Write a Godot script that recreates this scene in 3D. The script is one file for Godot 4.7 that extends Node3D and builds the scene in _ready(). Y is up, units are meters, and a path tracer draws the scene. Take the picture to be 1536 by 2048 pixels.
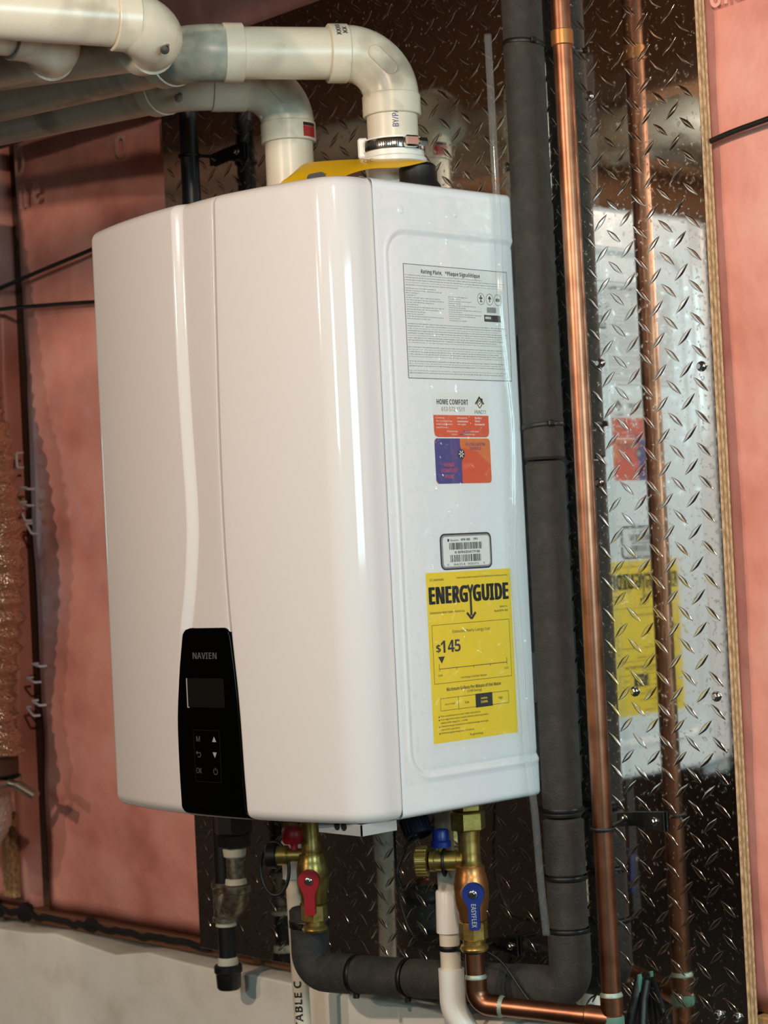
extends Node3D
# World: x right along the wall, y up (0 = underside of the heater), z out from the tread plate. Metres.

const HW := 0.22
const HH := 0.696
const SEAM := 0.2722
const FLOOR := -1.05
const CEIL := 1.32

var LP := [1.65, 1.3, 0.8, 3.7, 7.5, 2.0]
var M := {}
var used := {}

# ------------------------------------------------------------------ node helpers
func numbered(n: String) -> String:
	if not used.has(n):
		used[n] = 0
		return n
	used[n] += 1
	return "%s_%03d" % [n, used[n]]

func tag(o: Node, label := "", category := "", group := "", kind := "") -> Node:
	if label: o.set_meta("label", label)
	if category: o.set_meta("category", category)
	if group: o.set_meta("group", group)
	if kind: o.set_meta("kind", kind)
	return o

func thing(n: String, label: String, category: String, at := Vector3.ZERO, group := "") -> Node3D:
	var o := Node3D.new()
	o.name = numbered(n)
	add_child(o)
	o.position = at
	tag(o, label, category, group)
	return o

func obj(n: String, st: SurfaceTool, m: Material, parent: Node = null) -> MeshInstance3D:
	var o := MeshInstance3D.new()
	o.mesh = st.commit()
	o.material_override = m
	if parent == null:
		o.name = numbered(n)
		add_child(o)
	else:
		o.name = n
		parent.add_child(o, true)
		# geometry is written in world metres; bring it into the thing's own axes
		var t := Transform3D()
		var p: Node = parent
		while p is Node3D and p != self:
			t = (p as Node3D).transform * t
			p = p.get_parent()
		o.transform = t.affine_inverse()
	return o

func struct(n: String, st: SurfaceTool, m: Material, label := "", category := "", parent: Node = null) -> MeshInstance3D:
	var o := obj(n, st, m, parent)
	tag(o, label, category, "", "structure")
	return o

# ------------------------------------------------------------------ mesh helpers
func begin() -> SurfaceTool:
	var st := SurfaceTool.new()
	st.begin(Mesh.PRIMITIVE_TRIANGLES)
	return st

func tri(st: SurfaceTool, a: Vector3, b: Vector3, c: Vector3, na: Vector3, nb: Vector3, nc: Vector3, ua := Vector2.ZERO, ub := Vector2.ZERO, uc := Vector2.ZERO) -> void:
	var g := (c - a).cross(b - a)
	if g.length_squared() < 1e-26: return
	var flip := g.dot(na + nb + nc) < 0.0
	st.set_normal(na); st.set_uv(ua); st.add_vertex(a)
	if flip:
		st.set_normal(nc); st.set_uv(uc); st.add_vertex(c)
		st.set_normal(nb); st.set_uv(ub); st.add_vertex(b)
	else:
		st.set_normal(nb); st.set_uv(ub); st.add_vertex(b)
		st.set_normal(nc); st.set_uv(uc); st.add_vertex(c)

func flat(st: SurfaceTool, a: Vector3, b: Vector3, c: Vector3, away: Vector3) -> void:
	var n := (b - a).cross(c - a)
	if n.length_squared() < 1e-26: return
	n = n.normalized()
	if n.dot((a + b + c) / 3.0 - away) < 0.0: n = -n
	tri(st, a, b, c, n, n, n)

func quad(st: SurfaceTool, a: Vector3, b: Vector3, c: Vector3, d: Vector3, away: Vector3) -> void:
	flat(st, a, b, c, away)
	flat(st, a, c, d, away)

# smooth surface through rows of points; the normals point away from `away(row, col)` side chosen by sgn
func grid(st: SurfaceTool, rows: Array, sgn := 1.0, closed := false) -> void:
	var nr := rows.size()
	var nc: int = rows[0].size()
	var N := []
	for i in nr:
		var line := PackedVector3Array()
		for j in nc:
			var a: Vector3 = rows[maxi(i - 1, 0)][j]
			var b: Vector3 = rows[mini(i + 1, nr - 1)][j]
			var c: Vector3
			var d: Vector3
			if closed:
				c = rows[i][(j - 1 + nc) % nc]; d = rows[i][(j + 1) % nc]
			else:
				c = rows[i][maxi(j - 1, 0)]; d = rows[i][mini(j + 1, nc - 1)]
			var n := (b - a).cross(d - c)
			line.append((n.normalized() if n.length_squared() > 1e-18 else Vector3.UP) * sgn)
		N.append(line)
	for i in nr - 1:
		for j in (nc if closed else nc - 1):
			var k := (j + 1) % nc
			var u0 := Vector2(float(j) / (nc - 1), float(i) / (nr - 1))
			var u1 := Vector2(float(j + 1) / (nc - 1), float(i) / (nr - 1))
			var u2 := Vector2(float(j + 1) / (nc - 1), float(i + 1) / (nr - 1))
			var u3 := Vector2(float(j) / (nc - 1), float(i + 1) / (nr - 1))
			tri(st, rows[i][j], rows[i][k], rows[i + 1][k], N[i][j], N[i][k], N[i + 1][k], u0, u1, u2)
			tri(st, rows[i][j], rows[i + 1][k], rows[i + 1][j], N[i][j], N[i + 1][k], N[i + 1][j], u0, u2, u3)

func side_of(axis: Vector3) -> Vector3:
	var s := axis.cross(Vector3.UP)
	if s.length() < 0.05: s = axis.cross(Vector3.BACK)
	return s.normalized()

# body of revolution; profile = [Vector2(radius, height), ...]; edges sharper than ~40 degrees stay crisp
func lathe(st: SurfaceTool, origin: Vector3, axis: Vector3, profile: Array, sides := 28, faceted := false) -> void:
	axis = axis.normalized()
	var s := side_of(axis)
	var t := axis.cross(s)
	var segs := []
	for i in profile.size() - 1:
		var d: Vector2 = profile[i + 1] - profile[i]
		segs.append(Vector2(d.y, -d.x).normalized() if d.length() > 1e-9 else Vector2.ZERO)
	for i in segs.size():
		var n: Vector2 = segs[i]
		if n == Vector2.ZERO: continue
		var n0 := n
		var n1 := n
		if i > 0 and segs[i - 1].dot(n) > 0.75: n0 = (segs[i - 1] + n).normalized()
		if i < segs.size() - 1 and segs[i + 1].dot(n) > 0.75: n1 = (segs[i + 1] + n).normalized()
		var p: Vector2 = profile[i]
		var q: Vector2 = profile[i + 1]
		for k in sides:
			var a := TAU * k / sides
			var b := TAU * (k + 1) / sides
			var ra := s * cos(a) + t * sin(a)
			var rb := s * cos(b) + t * sin(b)
			if faceted:
				ra = s * cos(a) + t * sin(a)
			var na := ra
			var nb := rb
			if faceted:
				na = (ra + rb).normalized(); nb = na
			var A := origin + ra * p.x + axis * p.y
			var B := origin + rb * p.x + axis * p.y
			var C := origin + rb * q.x + axis * q.y
			var D := origin + ra * q.x + axis * q.y
			var nA := na * n0.x + axis * n0.y
			var nB := nb * n0.x + axis * n0.y
			var nC := nb * n1.x + axis * n1.y
			var nD := na * n1.x + axis * n1.y
			var ua := Vector2(float(k) / sides, p.y); var ub := Vector2(float(k + 1) / sides, p.y)
			var uc := Vector2(float(k + 1) / sides, q.y); var ud := Vector2(float(k) / sides, q.y)
			tri(st, A, B, C, nA, nB, nC, ua, ub, uc)
			tri(st, A, C, D, nA, nC, nD, ua, uc, ud)

# a straight sleeve with a slightly eased rim
func cyl(st: SurfaceTool, a: Vector3, b: Vector3, r: float, sides := 28, ease := 0.0015) -> void:
	var h := a.distance_to(b)
	lathe(st, a, b - a, [Vector2(0, 0), Vector2(r - ease, 0), Vector2(r, ease), Vector2(r, h - ease), Vector2(r - ease, h), Vector2(0, h)], sides)

func hexnut(st: SurfaceTool, a: Vector3, b: Vector3, r: float, n := 6) -> void:
	var h := a.distance_to(b)
	var e := minf(0.0015, h * 0.2)
	lathe(st, a, b - a, [Vector2(0, 0), Vector2(r - e, 0), Vector2(r, e), Vector2(r, h - e), Vector2(r - e, h), Vector2(0, h)], n, true)

# polyline with its corners rounded
func bend(pts: Array, radius: float, steps := 10) -> Array:
	var out := [pts[0]]
	for i in range(1, pts.size() - 1):
		var p: Vector3 = pts[i]
		var u: Vector3 = (pts[i - 1] - p).normalized()
		var v: Vector3 = (pts[i + 1] - p).normalized()
		var ang := u.angle_to(v)
		if ang > PI - 0.02:
			out.append(p); continue
		var d := minf(radius / tan(ang / 2.0), minf(p.distance_to(pts[i - 1]), p.distance_to(pts[i + 1])) * 0.98)
		var R := d * tan(ang / 2.0)
		var c := p + (u + v).normalized() * (R / sin(ang / 2.0))
		var s0 := p + u * d - c
		var s1 := p + v * d - c
		for k in steps + 1:
			out.append(c + s0.slerp(s1, float(k) / steps))
	out.append(pts[-1])
	return out

# round tube along a path; radii may be one number or one per point
func tube(st: SurfaceTool, path: Array, radii, sides := 20, caps := true) -> void:
	var n := path.size()
	var rows := []
	var nor := []
	var prev := Vector3.ZERO
	var side := Vector3.ZERO
	for i in n:
		var d: Vector3 = (path[mini(i + 1, n - 1)] - path[maxi(i - 1, 0)]).normalized()
		if i == 0:
			side = side_of(d)
		else:
			side = (side - d * side.dot(d)).normalized()
		prev = d
		var up := d.cross(side)
		var r: float = radii[i] if radii is Array else radii
		var ring := PackedVector3Array()
		var nr := PackedVector3Array()
		for k in sides:
			var a := TAU * k / sides
			var w := side * cos(a) + up * sin(a)
			ring.append(path[i] + w * r); nr.append(w)
		rows.append(ring); nor.append(nr)
	var run := 0.0
	for i in n - 1:
		var step: float = path[i].distance_to(path[i + 1])
		for k in sides:
			var l := (k + 1) % sides
			var a := Vector2(float(k) / sides, run); var b := Vector2(float(k + 1) / sides, run)
			var c := Vector2(float(k + 1) / sides, run + step); var d := Vector2(float(k) / sides, run + step)
			tri(st, rows[i][k], rows[i][l], rows[i + 1][l], nor[i][k], nor[i][l], nor[i + 1][l], a, b, c)
			tri(st, rows[i][k], rows[i + 1][l], rows[i + 1][k], nor[i][k], nor[i + 1][l], nor[i + 1][k], a, c, d)
		run += step
	if caps:
		for e in [0, n - 1]:
			var c: Vector3 = path[e]
			var ax: Vector3 = (path[0] - path[1]).normalized() if e == 0 else (path[n - 1] - path[n - 2]).normalized()
			for k in sides:
				tri(st, c, rows[e][k], rows[e][(k + 1) % sides], ax, ax, ax)

func ring_path(c: Vector3, axis: Vector3, r: float, n := 28, squash := 1.0) -> Array:
	axis = axis.normalized()
	var s := side_of(axis)
	var t := axis.cross(s)
	var out := []
	for k in n + 1:
		var a := TAU * k / n
		out.append(c + s * cos(a) * r + t * sin(a) * r * squash)
	return out

# flat strap around a pipe
func band(st: SurfaceTool, c: Vector3, axis: Vector3, r: float, w: float, th: float, sides := 32) -> void:
	axis = axis.normalized()
	lathe(st, c - axis * w / 2.0, axis, [Vector2(r, 0), Vector2(r + th * 0.8, 0), Vector2(r + th, th * 0.3), Vector2(r + th, w - th * 0.3), Vector2(r + th * 0.8, w), Vector2(r, w)], sides)

# chamfered box
func box(st: SurfaceTool, c: Vector3, size: Vector3, bv := 0.001, bas := Basis()) -> void:
	var h := size / 2.0
	bv = minf(bv, minf(h.x, minf(h.y, h.z)) * 0.9)
	var P := {}
	for x in [-1, 1]:
		for y in [-1, 1]:
			for z in [-1, 1]:
				P[[x, y, z, 0]] = c + bas * Vector3(x * h.x, y * (h.y - bv), z * (h.z - bv))
				P[[x, y, z, 1]] = c + bas * Vector3(x * (h.x - bv), y * h.y, z * (h.z - bv))
				P[[x, y, z, 2]] = c + bas * Vector3(x * (h.x - bv), y * (h.y - bv), z * h.z)
				flat(st, P[[x, y, z, 0]], P[[x, y, z, 1]], P[[x, y, z, 2]], c)
	for s in [-1, 1]:
		quad(st, P[[s, -1, -1, 0]], P[[s, 1, -1, 0]], P[[s, 1, 1, 0]], P[[s, -1, 1, 0]], c)
		quad(st, P[[-1, s, -1, 1]], P[[1, s, -1, 1]], P[[1, s, 1, 1]], P[[-1, s, 1, 1]], c)
		quad(st, P[[-1, -1, s, 2]], P[[1, -1, s, 2]], P[[1, 1, s, 2]], P[[-1, 1, s, 2]], c)
		for t in [-1, 1]:
			quad(st, P[[s, t, -1, 0]], P[[s, t, 1, 0]], P[[s, t, 1, 1]], P[[s, t, -1, 1]], c)
			quad(st, P[[s, -1, t, 0]], P[[s, 1, t, 0]], P[[s, 1, t, 2]], P[[s, -1, t, 2]], c)
			quad(st, P[[-1, s, t, 1]], P[[1, s, t, 1]], P[[1, s, t, 2]], P[[-1, s, t, 2]], c)

func lo_hi(st: SurfaceTool, a: Vector3, b: Vector3, bv := 0.001) -> void:
	box(st, (a + b) / 2.0, (b - a).abs(), bv)

# polygon in the x/y of xf, thick along its z; top face carries 0..1 UVs over the outline's bounds
func plate(st: SurfaceTool, poly: PackedVector2Array, xf: Transform3D, depth: float, bevel := 0.0) -> void:
	var lo := poly[0]
	var hi := poly[0]
	for p in poly:
		lo = lo.min(p); hi = hi.max(p)
	var top := poly
	if bevel > 0.0:
		var off := Geometry2D.offset_polygon(poly, -bevel)
		if off.size() == 1 and off[0].size() == poly.size(): top = off[0]
	var idx := Geometry2D.triangulate_polygon(top)
	var n := xf.basis.z.normalized()
	for i in range(0, idx.size(), 3):
		var v := []
		var w := []
		for k in 3:
			var p: Vector2 = top[idx[i + k]]
			v.append(xf * Vector3(p.x, p.y, depth))
			w.append(Vector2((p.x - lo.x) / (hi.x - lo.x), (hi.y - p.y) / (hi.y - lo.y)))
		tri(st, v[0], v[1], v[2], n, n, n, w[0], w[1], w[2])
		var u := []
		for k in 3:
			var p: Vector2 = top[idx[i + k]]
			u.append(xf * Vector3(p.x, p.y, 0))
		tri(st, u[0], u[1], u[2], -n, -n, -n)
	var mid := (lo + hi) / 2.0
	for i in poly.size():
		var j := (i + 1) % poly.size()
		var a := poly[i]
		var b := poly[j]
		var e := (b - a)
		var en := Vector2(e.y, -e.x).normalized()
		if Geometry2D.is_polygon_clockwise(poly): en = -en
		var wn := (xf.basis * Vector3(en.x, en.y, 0)).normalized()
		var z1 := depth - bevel
		tri(st, xf * Vector3(a.x, a.y, 0), xf * Vector3(b.x, b.y, 0), xf * Vector3(b.x, b.y, z1), wn, wn, wn)
		tri(st, xf * Vector3(a.x, a.y, 0), xf * Vector3(b.x, b.y, z1), xf * Vector3(a.x, a.y, z1), wn, wn, wn)
		if top != poly:
			var c := top[j]
			var d := top[i]
			var cn := (wn + n).normalized()
			tri(st, xf * Vector3(a.x, a.y, z1), xf * Vector3(b.x, b.y, z1), xf * Vector3(c.x, c.y, depth), cn, cn, cn)
			tri(st, xf * Vector3(a.x, a.y, z1), xf * Vector3(c.x, c.y, depth), xf * Vector3(d.x, d.y, depth), cn, cn, cn)

func rrect(x0: float, y0: float, x1: float, y1: float, r: float, steps := 5) -> PackedVector2Array:
	var out := PackedVector2Array()
	if r <= 0.0:
		return PackedVector2Array([Vector2(x0, y0), Vector2(x1, y0), Vector2(x1, y1), Vector2(x0, y1)])
	for q in [[x1 - r, y1 - r, 0.0], [x0 + r, y1 - r, PI / 2], [x0 + r, y0 + r, PI], [x1 - r, y0 + r, 1.5 * PI]]:
		for k in steps + 1:
			var a: float = q[2] + PI / 2 * k / steps
			out.append(Vector2(q[0] + cos(a) * r, q[1] + sin(a) * r))
	return out

func circle(c: Vector2, r: float, n := 20) -> PackedVector2Array:
	var out := PackedVector2Array()
	for k in n:
		out.append(c + Vector2(cos(TAU * k / n), sin(TAU * k / n)) * r)
	return out

# raised print: the words fitted into a w x h box centred at c in the x/y of xf
var fonts := {}
func words(st: SurfaceTool, text: String, xf: Transform3D, c: Vector2, w: float, h: float, bold := false, serif := false, roll := 0.0, lengthways := false) -> void:
	var key := [bold, serif]
	if not fonts.has(key):
		var f := SystemFont.new()
		f.font_names = PackedStringArray(["Droid Serif" if serif else "Droid Sans"])
		f.font_weight = 700 if bold else 400
		fonts[key] = f
	var t := TextMesh.new()
	t.font = fonts[key]
	t.text = text
	t.font_size = 32
	t.pixel_size = 0.01
	t.depth = 0.02
	t.curve_step = 2.0
	var b := t.get_aabb()
	if b.size.x <= 0.0 or t.get_surface_count() == 0: return
	var s := Vector3(w / b.size.x, h / b.size.y, 0.0001 / 0.02)
	var m := b.position + b.size / 2.0
	var loc := Transform3D(Basis.from_scale(s), Vector3(c.x - m.x * s.x, c.y - m.y * s.y, 0.0001))
	var arr := t.surface_get_arrays(0)
	var vs: PackedVector3Array = arr[Mesh.ARRAY_VERTEX]
	var ns: PackedVector3Array = arr[Mesh.ARRAY_NORMAL]
	var ix: PackedInt32Array = arr[Mesh.ARRAY_INDEX] if arr[Mesh.ARRAY_INDEX] != null else PackedInt32Array(range(vs.size()))
	var full := xf * loc
	for i in range(0, ix.size(), 3):
		var p := []
		var q := []
		for k in 3:
			if roll > 0.0:   # wrapped round a pipe of that radius
				var w3 := loc * vs[ix[i + k]]
				var across := w3.y if lengthways else w3.x
				var bent := Vector3(0, 0, (roll + w3.z + 0.0011) * cos(across / roll) - roll)
				var arc := (roll + w3.z + 0.0011) * sin(across / roll)
				p.append(xf * (bent + (Vector3(w3.x, arc, 0) if lengthways else Vector3(arc, w3.y, 0))))
			else:
				p.append(full * vs[ix[i + k]])
			q.append((xf.basis * ns[ix[i + k]]).normalized())
		# the back faces lie on the label and are left off
		if ns[ix[i]].z < -0.9: continue
		tri(st, p[0], p[1], p[2], q[0], q[1], q[2])

func bar(st: SurfaceTool, xf: Transform3D, a: Vector2, b: Vector2, w: float, depth := 0.0001) -> void:
	var d := (b - a).normalized()
	var n := Vector2(-d.y, d.x) * w / 2.0
	plate(st, PackedVector2Array([a - n, b - n, b + n, a + n]), xf, depth)

func frame_bars(st: SurfaceTool, xf: Transform3D, lo: Vector2, hi: Vector2, w: float) -> void:
	bar(st, xf, Vector2(lo.x - w / 2, lo.y), Vector2(hi.x + w / 2, lo.y), w)
	bar(st, xf, Vector2(lo.x - w / 2, hi.y), Vector2(hi.x + w / 2, hi.y), w)
	bar(st, xf, lo, Vector2(lo.x, hi.y), w)
	bar(st, xf, Vector2(hi.x, lo.y), hi, w)

# ------------------------------------------------------------------ materials
func mat(c: Color, rough := 0.5, metal := 0.0) -> StandardMaterial3D:
	var m := StandardMaterial3D.new()
	m.albedo_color = c
	m.roughness = rough
	m.metallic = metal
	return m

func noise_tex(freq: float, sd: int, ramp: Array, size := 512, oct := 4, normal := false, bump := 4.0) -> NoiseTexture2D:
	var n := FastNoiseLite.new()
	n.seed = sd
	n.frequency = freq
	n.fractal_octaves = oct
	n.noise_type = FastNoiseLite.TYPE_SIMPLEX_SMOOTH
	var t := NoiseTexture2D.new()
	t.width = size; t.height = size
	t.seamless = true
	t.noise = n
	t.as_normal_map = normal
	t.bump_strength = bump
	if ramp.size():
		var g := Gradient.new()
		g.offsets = PackedFloat32Array()
		g.colors = PackedColorArray()
		for r in ramp: g.add_point(r[0], r[1])
		t.color_ramp = g
	return t

func textured(m: StandardMaterial3D, t: Texture2D, scale: float) -> StandardMaterial3D:
	m.albedo_texture = t
	m.uv1_triplanar = true
	m.uv1_world_triplanar = true
	m.uv1_scale = Vector3.ONE * scale
	return m

func relief(m: StandardMaterial3D, t: Texture2D, cm: float, scale: float) -> StandardMaterial3D:
	m.heightmap_enabled = true
	m.heightmap_texture = t
	m.heightmap_scale = cm
	m.uv1_triplanar = true
	m.uv1_world_triplanar = true
	m.uv1_scale = Vector3.ONE * scale
	return m

func g(v: float) -> Color: return Color(v, v, v)

func make_materials() -> void:
	var coarse := noise_tex(0.012, 3, [], 512, 5)
	var fine := noise_tex(0.06, 5, [], 512, 3)
	M.enamel = mat(Color(0.845, 0.83, 0.82), 0.55)
	M.enamel.metallic_specular = 0.3
	M.enamel.clearcoat_enabled = true
	M.enamel.clearcoat = 0.6
	M.enamel.clearcoat_roughness = 0.07
	M.side = mat(Color(0.90, 0.915, 0.92), 0.3)
	M.side.clearcoat_enabled = true
	M.side.clearcoat = 0.7
	M.side.clearcoat_roughness = 0.12
	M.seam = mat(g(0.55), 0.6)
	M.grey_metal = mat(Color(0.72, 0.75, 0.75), 0.35, 0.3)
	M.black_gloss = mat(g(0.012), 0.16)
	M.black_gloss.metallic_specular = 0.3
	M.screen = mat(Color(0.085, 0.078, 0.07), 0.12)
	M.print_grey = mat(g(0.30), 0.6)
	M.print_light = mat(g(0.62), 0.5)
	M.ink = mat(g(0.06), 0.7)
	M.ink_soft = mat(g(0.28), 0.7)
	M.paper = mat(Color(0.88, 0.89, 0.87), 0.5)
	M.yellow = mat(Color(0.93, 0.80, 0.03), 0.45)
	M.orange = mat(Color(0.83, 0.29, 0.10), 0.45)
	M.amber = mat(Color(0.84, 0.42, 0.12), 0.45)
	M.purple = mat(Color(0.21, 0.18, 0.48), 0.45)
	M.gold = mat(Color(0.48, 0.34, 0.14), 0.5)
	M.white_ink = mat(Color(0.9, 0.86, 0.82), 0.6)
	# tread plate: polished aluminium, finely scuffed
	M.tread = mat(Color(0.90, 0.895, 0.88), 1.0, 1.0)
	M.tread.roughness_texture = noise_tex(0.035, 11, [[0.0, g(0.045)], [0.5, g(0.065)], [0.66, g(0.09)], [0.74, g(0.2)], [0.85, g(0.36)], [1.0, g(0.45)]], 1024, 6)
	M.tread.uv1_triplanar = true
	M.tread.uv1_world_triplanar = true
	M.tread.uv1_scale = Vector3.ONE * 3.0
	M.lug = mat(Color(0.88, 0.87, 0.85), 0.10, 1.0)
	M.steel = mat(Color(0.80, 0.80, 0.78), 0.18, 1.0)
	M.zinc = mat(Color(0.66, 0.65, 0.62), 0.38, 1.0)
	M.pvc = textured(mat(Color(1, 1, 1), 0.3), noise_tex(0.006, 21, [[0.0, Color(0.50, 0.46, 0.40)], [0.26, Color(0.72, 0.69, 0.61)], [0.36, Color(0.83, 0.80, 0.72)], [1.0, Color(0.87, 0.84, 0.765)]], 512, 6), 2.6)
	M.pvc_primer = textured(mat(Color(1, 1, 1), 0.35), noise_tex(0.012, 23, [[0.0, Color(0.42, 0.47, 0.45)], [0.5, Color(0.58, 0.61, 0.57)], [0.75, Color(0.72, 0.72, 0.65)], [1.0, Color(0.82, 0.80, 0.73)]], 512, 5), 4.0)
	M.pvc_white = mat(Color(0.90, 0.885, 0.85), 0.3)
	M.pvc_thin = mat(Color(0.86, 0.82, 0.74), 0.35)
	M.foam = relief(textured(mat(Color(1, 1, 1), 0.8), noise_tex(0.01, 17, [[0.0, Color(0.17, 0.165, 0.155)], [0.6, Color(0.215, 0.205, 0.19)], [1.0, Color(0.28, 0.265, 0.24)]], 512, 6), 9.0), fine, 0.07, 9.0)
	M.black = mat(g(0.05), 0.45)
	M.black_matte = mat(g(0.045), 0.8)
	M.iron = mat(Color(0.085, 0.085, 0.09), 0.38)
	M.galv = textured(mat(Color(1, 1, 1), 0.36, 0.85), noise_tex(0.03, 27, [[0.0, Color(0.36, 0.33, 0.28)], [0.6, Color(0.60, 0.56, 0.48)], [1.0, Color(0.75, 0.72, 0.66)]], 256, 3), 12.0)
	M.tape = mat(Color(0.78, 0.76, 0.68), 0.7)
	M.copper = textured(mat(Color(1, 1, 1), 0.36, 1.0), noise_tex(0.02, 31, [[0.0, Color(0.42, 0.285, 0.215)], [0.5, Color(0.58, 0.395, 0.30)], [1.0, Color(0.67, 0.48, 0.375)]], 256, 4), 4.0)
	M.solder = mat(Color(0.62, 0.66, 0.60), 0.5, 0.6)
	M.verdigris = mat(Color(0.36, 0.52, 0.45), 0.7, 0.1)
	M.brass = textured(mat(Color(1, 1, 1), 0.34, 0.9), noise_tex(0.03, 33, [[0.0, Color(0.52, 0.42, 0.20)], [0.5, Color(0.72, 0.61, 0.34)], [1.0, Color(0.80, 0.70, 0.44)]], 256, 3), 10.0)
	M.bronze = mat(Color(0.72, 0.50, 0.30), 0.36, 0.85)
	M.red = mat(Color(0.62, 0.05, 0.10), 0.4)
	M.blue = mat(Color(0.05, 0.16, 0.46), 0.4)
	M.navy = mat(Color(0.05, 0.06, 0.13), 0.45)
	M.pink = relief(textured(mat(Color(1, 1, 1), 0.42), noise_tex(0.006, 41, [[0.0, Color(0.74, 0.46, 0.40)], [0.38, Color(0.86, 0.57, 0.51)], [0.6, Color(0.90, 0.62, 0.56)], [1.0, Color(0.92, 0.68, 0.62)]], 512, 4), 1.6), coarse, 0.25, 1.6)
	M.pink_print = mat(Color(0.90, 0.68, 0.62), 0.5)
	M.staple = mat(Color(0.90, 0.94, 0.98), 0.35)
	M.wood = textured(mat(Color(1, 1, 1), 0.75), noise_tex(0.02, 51, [[0.0, Color(0.50, 0.36, 0.20)], [0.5, Color(0.68, 0.52, 0.32)], [1.0, Color(0.78, 0.63, 0.42)]], 256, 4), 6.0)
	M.sill = mat(Color(0.42, 0.27, 0.17), 0.8)
	M.ply_a = textured(mat(Color(1, 1, 1), 0.75), noise_tex(0.05, 53, [[0.0, Color(0.62, 0.49, 0.34)], [0.6, Color(0.82, 0.68, 0.50)], [1.0, Color(0.90, 0.78, 0.60)]], 256, 4), 8.0)
	M.ply_b = textured(mat(Color(1, 1, 1), 0.8), noise_tex(0.05, 54, [[0.0, Color(0.48, 0.35, 0.23)], [0.6, Color(0.68, 0.53, 0.37)], [1.0, Color(0.78, 0.63, 0.46)]], 256, 4), 8.0)
	M.dark_wood = mat(Color(0.30, 0.22, 0.16), 0.8)
	M.joist = mat(Color(0.52, 0.38, 0.27), 0.8)
	M.concrete = relief(textured(mat(Color(1, 1, 1), 0.8), noise_tex(0.008, 61, [[0.0, Color(0.84, 0.82, 0.75)], [0.5, Color(0.93, 0.92, 0.865)], [1.0, Color(0.96, 0.95, 0.91)]], 512, 5), 1.5), coarse, 0.2, 1.5)
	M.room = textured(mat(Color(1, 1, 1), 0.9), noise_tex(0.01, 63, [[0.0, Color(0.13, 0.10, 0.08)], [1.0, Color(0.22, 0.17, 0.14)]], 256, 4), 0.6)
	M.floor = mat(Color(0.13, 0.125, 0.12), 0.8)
	M.foil = relief(mat(Color(0.80, 0.74, 0.66), 0.28, 1.0), fine, 0.5, 6.0)
	M.pale_foil = relief(mat(Color(0.80, 0.79, 0.75), 0.35, 0.4), fine, 0.4, 6.0)
	M.tag_yellow = mat(Color(0.88, 0.70, 0.08), 0.3)
	M.tag_yellow.backlight_enabled = true
	M.tag_yellow.backlight = Color(0.35, 0.25, 0.03)
	M.clear = mat(Color(0.94, 0.96, 0.96, 0.05), 0.04)
	M.clear.transparency = BaseMaterial3D.TRANSPARENCY_ALPHA
	M.film = mat(Color(0.95, 0.98, 0.98, 0.03), 0.05)
	M.film.transparency = BaseMaterial3D.TRANSPARENCY_ALPHA
	M.film.cull_mode = BaseMaterial3D.CULL_DISABLED
	M.clear.cull_mode = BaseMaterial3D.CULL_DISABLED

# ------------------------------------------------------------------ camera, light, room
func make_view() -> void:
	var yaw := 0.8213
	var pitch := 0.0200
	var roll := -0.0493
	var f := Vector3(-sin(yaw) * cos(pitch), sin(pitch), -cos(yaw) * cos(pitch))
	var r0 := f.cross(Vector3.UP).normalized()
	var u0 := r0.cross(f)
	var r := r0 * cos(roll) + u0 * sin(roll)
	var u := u0 * cos(roll) - r0 * sin(roll)
	var cam := Camera3D.new()
	cam.name = "camera"
	cam.transform = Transform3D(Basis(r, u, -f), Vector3(1.7758, 0.2896, 1.7263))
	cam.fov = 29.08
	cam.near = 0.05
	cam.far = 60.0
	var at := CameraAttributesPhysical.new()
	at.frustum_focal_length = 46.27
	at.frustum_focus_distance = 2.22
	at.frustum_near = 0.05
	at.frustum_far = 60.0
	at.exposure_aperture = 6.0
	cam.attributes = at
	add_child(cam)
	cam.current = true
	cam.fov = 29.08

	var we := WorldEnvironment.new()
	we.name = "environment"
	var e := Environment.new()
	e.background_mode = Environment.BG_COLOR
	e.background_color = Color(0.01, 0.012, 0.015)
	e.tonemap_mode = Environment.TONE_MAPPER_LINEAR
	e.tonemap_exposure = 1.06
	e.sdfgi_enabled = true
	e.ssao_enabled = true
	e.ssil_enabled = true
	we.environment = e
	add_child(we)

	# three bulbs under the joists (warm) and daylight through three small windows (cool)
	bulb(Vector3(0.32, 0.97, 2.30), LP[0])
	bulb(Vector3(-0.15, 0.97, 3.40), LP[1])
	bulb(Vector3(1.25, 0.97, 1.15), LP[2])
	daylight("window_1", Vector3(2.72, 0.62, 0.75), Vector3(-1, 0, 0), Vector2(0.9, 0.7), LP[3])
	daylight("window_2", Vector3(2.45, 0.92, 3.95), Vector3(0, 0, -1), Vector2(0.5, 0.55), LP[4])
	daylight("window_3", Vector3(-2.92, 0.46, 0.42), Vector3(1, 0, 0), Vector2(0.15, 0.32), LP[5])

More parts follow.
